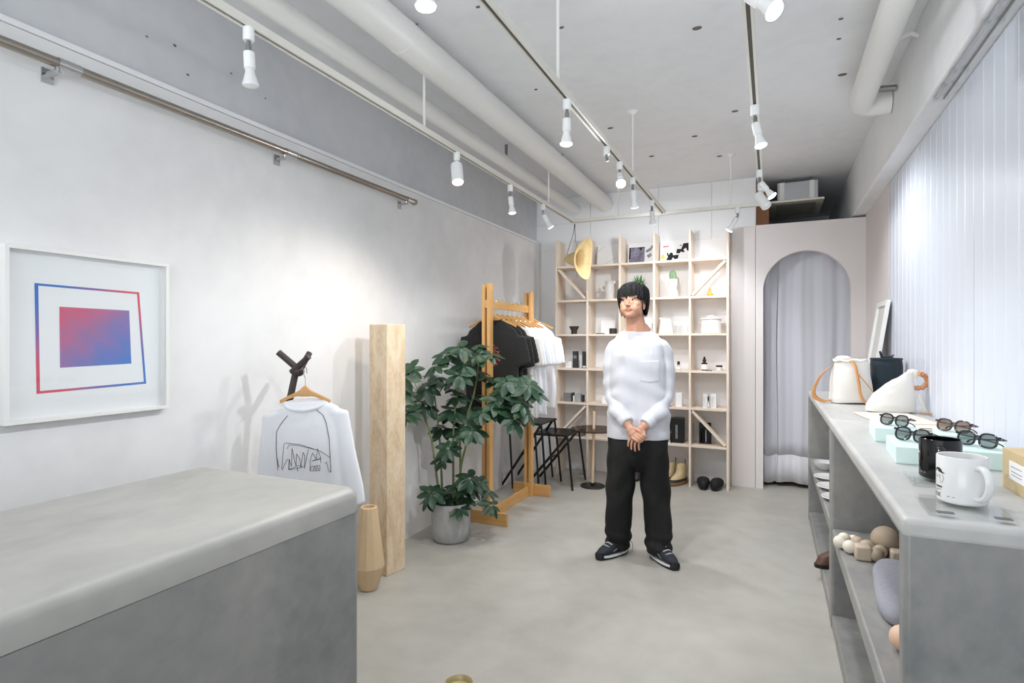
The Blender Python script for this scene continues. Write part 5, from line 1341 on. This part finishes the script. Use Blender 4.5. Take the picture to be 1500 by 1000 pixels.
# skull, face, jaw
hb(B, (0, 0.015, 0.050), (0.076, 0.094, 0.084)); hb(B, (0, -0.030, 0.000), (0.069, 0.066, 0.080)); hb(B, (0, -0.036, -0.045), (0.060, 0.056, 0.058))
hb(B, (0, -0.050, -0.078), (0.040, 0.042, 0.030)); hb(B, (0, -0.078, -0.092), (0.022, 0.016, 0.015))
for s in (-1, 1):
    hb(B, (s * 0.050, -0.020, -0.055), (0.020, 0.038, 0.028)); hb(B, (s * 0.038, -0.068, -0.022), (0.026, 0.018, 0.026))
    hb(B, (s * 0.050, -0.034, -0.026), (0.021, 0.042, 0.044)); hb(B, (s * 0.032, -0.060, -0.046), (0.028, 0.029, 0.034)); hb(B, (s * 0.045, -0.045, -0.040), (0.024, 0.034, 0.036))
    hb(B, (s * 0.030, -0.084, 0.024), (0.026, 0.012, 0.008)); hb(B, (s * 0.011, -0.102, -0.036), (0.008, 0.009, 0.007))
    hb(B, (s * 0.074, 0.012, -0.008), (0.007, 0.020, 0.030)); hb(B, (s * 0.079, 0.018, 0.004), (0.006, 0.017, 0.020)); hb(B, (s * 0.073, 0.006, -0.032), (0.006, 0.009, 0.010))
hb(B, (0, -0.092, 0.004), (0.0085, 0.012, 0.026)); hb(B, (0, -0.104, -0.024), (0.0095, 0.014, 0.016)); hb(B, (0, -0.110, -0.034), (0.0095, 0.010, 0.008))
hb(B, (0, -0.088, -0.060), (0.024, 0.013, 0.014)); hb(B, (0, -0.0985, -0.0575), (0.020, 0.006, 0.0045)); hb(B, (0, -0.096, -0.067), (0.017, 0.007, 0.005))
# neck, trunk
cap(B, [(-0.028, 0.010, 1.56), (-0.012, 0.018, 1.47), (0.0, 0.022, 1.38)], [0.056, 0.058, 0.070])
for s in (-1, 1): cap(B, [(s * 0.03, 0.03, 1.425), (s * 0.08, 0.022, 1.365), (s * 0.13, 0.015, 1.30)], [0.045, 0.036, 0.03])
B.loft([ell(z, rx, ry, 0, cy, 24, 2.2) for z, rx, ry, cy in ((0.80, .14, .095, .01), (0.95, .135, .085, .01), (1.10, .145, .09, .01), (1.25, .16, .095, .012), (1.33, .155, .08, .018), (1.385, .10, .06, .02), (1.41, .055, .05, .02))])
# arms
RA = [(-0.118, 0.012, 1.285), (-0.155, 0.015, 1.17), (-0.152, -0.005, 1.02), (-0.115, -0.100, 0.915), (-0.058, -0.165, 0.845)]
LA = [(0.122, 0.012, 1.285), (0.166, 0.015, 1.17), (0.164, -0.005, 1.02), (0.115, -0.100, 0.91), (0.040, -0.160, 0.838)]
for A in (RA, LA): cap(B, A, [0.036, 0.038, 0.036, 0.032, 0.026])
# legs inside the trousers
for s, fx, fy in ((-1, -0.130, 0.0), (1, 0.135, -0.045)):
    cap(B, [(s * 0.085, 0.01, 0.86), (s * 0.105, 0.0, 0.48), (fx, fy + 0.02, 0.07)], [0.075, 0.052, 0.036])
# hands: wrist, palm and five fingers each
def fing(pts, r0, r1): cap(B, pts, [r0, (r0 + r1) / 2, r1], 9)
# right hand, laid on top: back of the hand towards the viewer
B.ball((-0.036, -0.190, 0.812), (0.030, 0.016, 0.030), 14, 10); B.ball((-0.024, -0.198, 0.795), (0.030, 0.015, 0.026), 14, 10); B.ball((-0.048, -0.180, 0.83), (0.024, 0.018, 0.022), 12, 8)
for i in range(4):
    k0 = Vector((-0.030 + 0.013 * i, -0.208, 0.772 + 0.011 * i)); k1 = k0 + Vector((0.027, -0.012, -0.014)); k2 = k1 + Vector((0.016, 0.012, -0.016)) * (1.0 - .1 * abs(i - 1.5))
    fing([k0, k1, k2], 0.0095, 0.0078)
fing([(-0.015, -0.195, 0.825), (0.012, -0.212, 0.815), (0.030, -0.214, 0.792)], 0.0115, 0.0088)
# left hand underneath, fingers pointing down
B.ball((0.020, -0.172, 0.812), (0.030, 0.016, 0.032), 14, 10); B.ball((0.0, -0.178, 0.785), (0.032, 0.015, 0.030), 14, 10)
for i in range(4):
    k0 = Vector((-0.042 + 0.0185 * i, -0.192, 0.774 - 0.003 * i)); ln = (0.85, 1.1, 1.2, 1.05)[i]
    fing([k0, k0 + Vector((-0.010 - .002 * (1.5 - i), -0.008, -0.032)) * ln, k0 + Vector((-0.010 - .004 * (1.5 - i), -0.002, -0.062)) * ln], 0.0082, 0.0066)
fing([(0.03, -0.175, 0.81), (0.040, -0.195, 0.79), (0.034, -0.205, 0.770)], 0.011, 0.0085)
body = fuse(B, 0.0027, 5, 0.5)
body.materials.append(m_skin); body.materials.append(m_lip)
HI = HM.inverted()
nP = len(body.polygons); cen = np.empty(nP * 3, dtype=np.float32); body.polygons.foreach_get('center', cen); cen = cen.reshape(-1, 3)
mi_a = np.zeros(nP, dtype=np.int32)
idx = np.where(cen[:, 2] > 1.42)[0]
A = np.array(HI)
loc = cen[idx] @ A[:3, :3].T + A[:3, 3]
lip = (loc[:, 1] < -0.082) & (((loc[:, 0] / 0.021) ** 2 + ((loc[:, 2] + 0.0618) / 0.0085) ** 2) < 1)
mi_a[idx[lip]] = 1
body.polygons.foreach_set('material_index', mi_a)
body_o = put('body', body, PERS)
# eyes, lids, brows, mouth line
tr_b = bvh(body)
m_eye = mat('eye_white', '#BFB5AE', 0.35); m_iris = mat('dark_iris', '#1B1412', 0.15); m_brow = mat('brow_hair', '#231D1B', 0.7); m_lid = mat('eyelid_line', '#5B3F36', 0.6)
def on_face(x, z, eps):
    o_ = HM @ Vector((x, -0.3, z)); d_ = (HM.to_3x3() @ Vector((0, 1, 0))).normalized()
    h = tr_b.ray_cast(o_, d_); return (h[0] - d_ * eps) if h[0] else None
def face_patch(name, outline, m, eps):
    P = [on_face(x, z, eps) for x, z in outline]; cx = sum(x for x, z in outline) / len(outline); cz = sum(z for x, z in outline) / len(outline); c = on_face(cx, cz, eps * 1.6)
    n = len(P); MB().add([tuple(p) for p in P] + [tuple(c)], [(i, (i + 1) % n, n) for i in range(n)]).build(name, m, PERS)
for s in (-1, 1):
    ex, ez = s * 0.031, 0.004
    almond = [(ex + 0.0150 * math.cos(a), ez + 0.0048 * math.sin(a) * (1.1 if math.sin(a) > 0 else .8)) for a in np.linspace(0, 2 * PI, 17)[:-1]]
    face_patch('eye', almond, m_eye, 0.0008)
    face_patch('iris', [(ex - 0.003 + 0.0054 * math.cos(a), ez + 0.0046 * math.sin(a)) for a in np.linspace(0, 2 * PI, 13)[:-1]], m_iris, 0.0014)
    MB().tube([on_face(ex + s * q * 0.016, ez + 0.0050 * (1 - q * q) + 0.0004, 0.0010) for q in np.linspace(-1, 1, 9)], 0.0011, 5).build('eyelid', m_lid, PERS)
    MB().tube([on_face(ex + s * (q * 0.019 + .002), ez + 0.018 + 0.004 * (1 - q * q), 0.0005) for q in np.linspace(-1, 1, 9)], [0.0018, .0026, .003, .003, .003, .0028, .0024, .002, .001], 6).build('eyebrow', m_brow, PERS)
    MB().ball(tuple(on_face(s * 0.0085, -0.0435, -0.001)), 0.0019, 8, 6).build('nostril', m_lid, PERS)
MB().tube([on_face(0.023 * q, -0.0618 + 0.0035 * q * q, 0.0004) for q in np.linspace(-1, 1, 11)], 0.0007, 5).build('mouth_line', m_lid, PERS)

# hair: cap plus many tapered locks
def hz(x, y, z): return HM @ Vector((x, y, z))
hm = MB()
hc = MB(); hc.ball((0, 0.018, 0.064), (0.093, 0.102, 0.088), 28, 18, HM); hc.ball((0, 0.050, 0.010), (0.084, 0.066, 0.075), 24, 16, HM)
capme = fuse(hc, 0.005, 3)
HN = HM.inverted(); A = np.array(HN)
def carve(p, n):
    q = p @ A[:3, :3].T + A[:3, 3]
    # keep the cap off the face: push anything low in front back inside the skull
    low = (q[:, 1] < 0.02) & (q[:, 2] < 0.045)
    k = np.clip((0.045 - q[:, 2]) / 0.03, 0, 1) * low
    q[:, 1] = q[:, 1] * (1 - k) + 0.035 * k; q[:, 0] = q[:, 0] * (1 - 0.25 * k)
    F = np.array(HM); return q @ F[:3, :3].T + F[:3, 3]
displace(capme, carve)
rh = random.Random(9)
for i in range(330):
    az = rh.uniform(-PI, PI)                 # 0 = front
    fr_ = math.cos(az)
    # lower end of the lock, head coordinates
    if fr_ > 0.45: zend = rh.uniform(0.004, 0.022)
    elif fr_ > -0.1: zend = rh.uniform(-0.030, 0.004)
    else: zend = rh.uniform(-0.075, -0.045)
    start = rh.uniform(0.0, 0.75)
    P = []; out = rh.uniform(-0.006, 0.007); sw = rh.uniform(-0.25, 0.25)
    for k in range(9):
        t_ = start + (1 - start) * k / 8
        th = t_ * PI / 2
        zc = 0.064 + 0.088 * math.cos(th) if t_ < 1 else 0.064
        r_ = math.sin(min(th, PI / 2) * 1.0)
        z_ = 0.064 + 0.087 * math.cos(th * 0.98)
        a_ = az + sw * (t_ - start)
        if k >= 5:
            f_ = (k - 4) / 4; z_ = z_ * (1 - f_) + zend * f_; r_ = r_ * (1 - f_) + 1.0 * f_
        wx, wy = 0.098 + out, 0.106 + out
        rr_ = max(r_, 0.02)
        shrink = 1 - 0.10 * max(0, (0.04 - z_) / 0.08)
        P.append(hz(math.sin(a_) * wx * rr_ * shrink, 0.016 - math.cos(a_) * wy * rr_ * shrink * (1.0 if fr_ < 0.3 else 1.02), z_))
    w = rh.uniform(0.006, 0.0115)
    hm.tube(P, [w * .5, w * .9, w, w, w, w, w * .8, w * .5, w * .08], 5, flat=.55)
capme.materials.append(m_hair)
hair = put('hair', capme, PERS)
stuff(hm.build('hair_locks', m_hair, hair))

# long-sleeved shirt
S = MB()
S.loft([ell(z, rx, ry, cx, cy, 40, 2.5) for z, rx, ry, cx, cy in ((0.742, .197, .135, 0.0, .0), (0.80, .196, .135, 0, .0), (0.92, .186, .126, 0.0, .0), (1.05, .178, .120, 0, .002), (1.18, .172, .120, 0, .004), (1.27, .170, .116, 0, .008), (1.325, .166, .105, 0, .014), (1.366, .148, .088, 0, .018), (1.398, .122, .078, 0, .022), (1.416, .096, .070, 0, .030))])
RS = [(-0.135, 0.012, 1.312), (-0.162, 0.014, 1.25), (-0.171, 0.014, 1.14), (-0.160, -0.008, 1.01), (-0.118, -0.100, 0.915), (-0.066, -0.158, 0.858)]
LS = [(0.140, 0.012, 1.312), (0.170, 0.014, 1.25), (0.180, 0.014, 1.14), (0.170, -0.008, 1.01), (0.118, -0.100, 0.912), (0.052, -0.154, 0.852)]
for A_ in (RS, LS):
    P = spl(A_, 5); n = len(P); tt = [i / (n - 1) for i in range(n)]
    rad_ = [0.056, 0.055, 0.052, 0.050, 0.047, 0.042]
    rr = [rad_[min(4, int(x * 5))] + (rad_[min(5, int(x * 5) + 1)] - rad_[min(4, int(x * 5))]) * (x * 5 - min(4, int(x * 5))) for x in tt]
    S.tube(P, rr, 18); S.ball(P[0], rr[0], 16, 10)
sme = fuse(S, 0.005, 4)
def shirt_folds(p, n):
    x, y, z = p[:, 0], p[:, 1], p[:, 2]
    d = 0.0050 * np.sin(24 * x + 10 * z + 1.2 * np.sin(9 * z)) * np.clip((1.3 - z) / .3, 0, 1)
    d += 0.0060 * np.sin(60 * z + 26 * np.abs(x)) * np.exp(-((np.abs(x) - .17) / .05) ** 2) * np.exp(-((z - 1.02) / .12) ** 2)
    d += 0.0065 * np.sin(42 * (z * .7 + np.abs(x) * .9)) * np.exp(-((z - 0.84) / .10) ** 2)
    d += 0.0060 * np.sin(38 * (np.abs(x) + .6 * z)) * np.exp(-((z - 1.24) / .07) ** 2) * (np.abs(x) > .08)
    d += 0.0024 * np.sin(17 * x + 31 * z + 2 * np.sin(11 * x)) * np.sin(13 * z - 21 * x) + 0.002 * np.sin(47 * z + 19 * x)
    q = p + n * d[:, None]
    return q
displace(sme, shirt_folds)
sme.materials.append(m_shirtp)
sh_o = put('shirt', sme, PERS)
rib = [(0.004 + 0.084 * math.cos(a), 0.016 + 0.070 * math.sin(a), 1.420 + 0.028 * math.sin(a)) for a in np.linspace(0, 2 * PI, 41)]
MB().tube(rib, 0.0085, 8, cap=False, flat=1.0).build('collar', m_shirtp, sh_o)
for A_ in (RS, LS):
    a_, b_ = Vector(A_[-2]), Vector(A_[-1]); d_ = (b_ - a_).normalized()
    MB().tube([b_ - d_ * 0.042, b_ - d_ * 0.038, b_ + d_ * 0.004, b_ + d_ * 0.008], [0.0435, 0.0450, 0.0405, 0.036], 22).build('cuff', m_shirtp, sh_o)
tr_s = bvh(sme)
def sfront(x, z, e): 
    h = tr_s.ray_cast(Vector((x, -0.5, z)), Vector((0, 1, 0))); return Vector((x, h[0].y - e, z))
# chest pocket, raised patch
NP = 16
pk = [[tuple(sfront(0.015 + 0.118 * i / NP, 1.232 - (0.125 + 0.010 * (1 - abs(2 * i / NP - 1))) * j / NP, 0.0011)) for i in range(NP + 1)] for j in range(NP + 1)]
MB().grid(pk).build('chest_pocket', m_shirtp, sh_o, ang=80, solid=0.0022)
MB().tube([Vector(p) for p in [r[0] for r in pk] + pk[-1] + [r[-1] for r in pk[::-1]]], 0.0014, 5).build('pocket_seam', m_shirtp, sh_o)
MB().tube([sfront(-0.19 + 0.38 * i / 20, 0.760, 0.0004) if abs(-0.19 + 0.38 * i / 20) < .185 else Vector((math.copysign(.193, -0.19 + 0.38 * i / 20), 0, .76)) for i in range(21)], 0.0012, 5).build('hem_stitch', m_shirtp, sh_o)

# wide trousers
T = MB()
T.loft([ell(z, rx, ry, 0, cy, 36, 2.4) for z, rx, ry, cy in ((0.53, .03, .05, .0), (0.575, .09, .09, .0), (0.62, .170, .115, .0), (0.68, .188, .128, .0), (0.74, .186, .126, .0), (0.80, .172, .116, .0), (0.86, .160, .105, .0))])
for s, x1, x2, y2, zb in ((-1, -0.108, -0.122, 0.008, 0.045), (1, 0.110, 0.128, -0.035, 0.04)):
    T.loft([ell(z, rx, ry, cx, cy, 30, 2.2) for z, rx, ry, cx, cy in ((zb, .076, .090, x2, y2), (zb + .03, .080, .094, x2, y2), (0.20, .084, .098, x2 * .99, y2 * .9), (0.38, .087, .100, x1 * 1.02, y2 * .5), (0.55, .092, .110, s * .103, y2 * .2), (0.66, .096, .118, s * .094, 0), (0.74, .090, .118, s * .09, 0))])
tme = fuse(T, 0.006, 5)
def jean_folds(p, n):
    x, y, z = p[:, 0], p[:, 1], p[:, 2]
    d = 0.0075 * np.sin(75 * z + 14 * x) * np.exp(-((z - 0.10) / .06) ** 2)
    d += 0.0065 * np.sin(30 * z + 40 * np.abs(x)) * np.exp(-((z - .42) / .14) ** 2)
    d += 0.0040 * np.sin(55 * (np.abs(x) - .5 * z)) * np.exp(-((z - .66) / .08) ** 2)
    return p + n * d[:, None]
displace(tme, jean_folds)
tme.materials.append(m_jean)
tr_o = put('trousers', tme, PERS)
MB().tube(spl([(-0.052, -0.02, 0.10), (-0.035, -0.03, 0.085), (-0.030, -0.03, 0.06), (-0.034, -0.03, 0.03)], 5), 0.0018, 5).build('hem_cord', m_lab, tr_o)

# trainers
m_nv = mat('navy_suede', '#20262F', 0.75, var=.12, scale=30); m_gr = mat('grey_suede', '#8F8D8D', 0.8); m_ws = mat('white_midsole', '#E2E2E2', .5); m_lace = mat('grey_lace', '#B9BBC2', .8); m_out = mat('black_outsole', '#15171A', .6)
def trainer(loc, rz):
    t = MB()
    t.loft([ell(z, w, (yb - ya) / 2, 0, (ya + yb) / 2, 28, 2.3) for z, ya, yb, w in ((0.026, -.150, .115, .046), (0.045, -.148, .116, .048), (0.062, -.120, .115, .044), (0.080, -.062, .112, .038), (0.098, -.020, .112, .036), (0.112, .0, .112, .035))])
    u = t.build('shoe', m_nv, PERS, sub=1); u.location = loc; u.rotation_euler = (0, 0, R(rz))
    MB().loft([ell(z, w, L_, 0, -0.018, 28, 2.4) for z, w, L_ in ((0, .042, .128), (0.004, .047, .135), (0.011, .048, .136))]).build('outsole', m_out, u)
    MB().loft([ell(z, w, L_, 0, cy, 28, 2.4) for z, w, L_, cy in ((0.011, .0485, .124, -.006), (0.017, .0495, .124, -.006), (0.024, .0485, .122, -.006))]).build('midsole', m_ws, u)
    MB().loft([ell(z, w, .022, 0, -.133, 20, 2.0) for z, w in ((0.010, .032), (0.03, .032), (0.042, .024))]).build('toe_bumper', m_out, u)
    for k in range(4):
        y = -0.075 + 0.024 * k; z = 0.0715 + 0.0125 * k
        MB().tube(spl([(-0.026, y + .004, z - .004), (0, y - .004, z + .006), (0.026, y + .004, z - .004)], 4), 0.0036, 6).build('lace', m_lace, u)
    for s in (-1, 1):
        MB().tube(spl([(s * .041, -0.055, .045), (s * .043, -0.02, .058), (s * .040, 0.01, .080)], 5), [0.0065] * 11, 6, flat=.4).build('side_stripe', m_gr, u)
    MB().loft([ell(z, .0375, .022, 0, .098, 20) for z in (.03, .08)]).build('heel_counter', m_gr, u)
trainer((-0.145, -0.035, 0.0), -40)
trainer((0.150, -0.085, 0.0), 30)
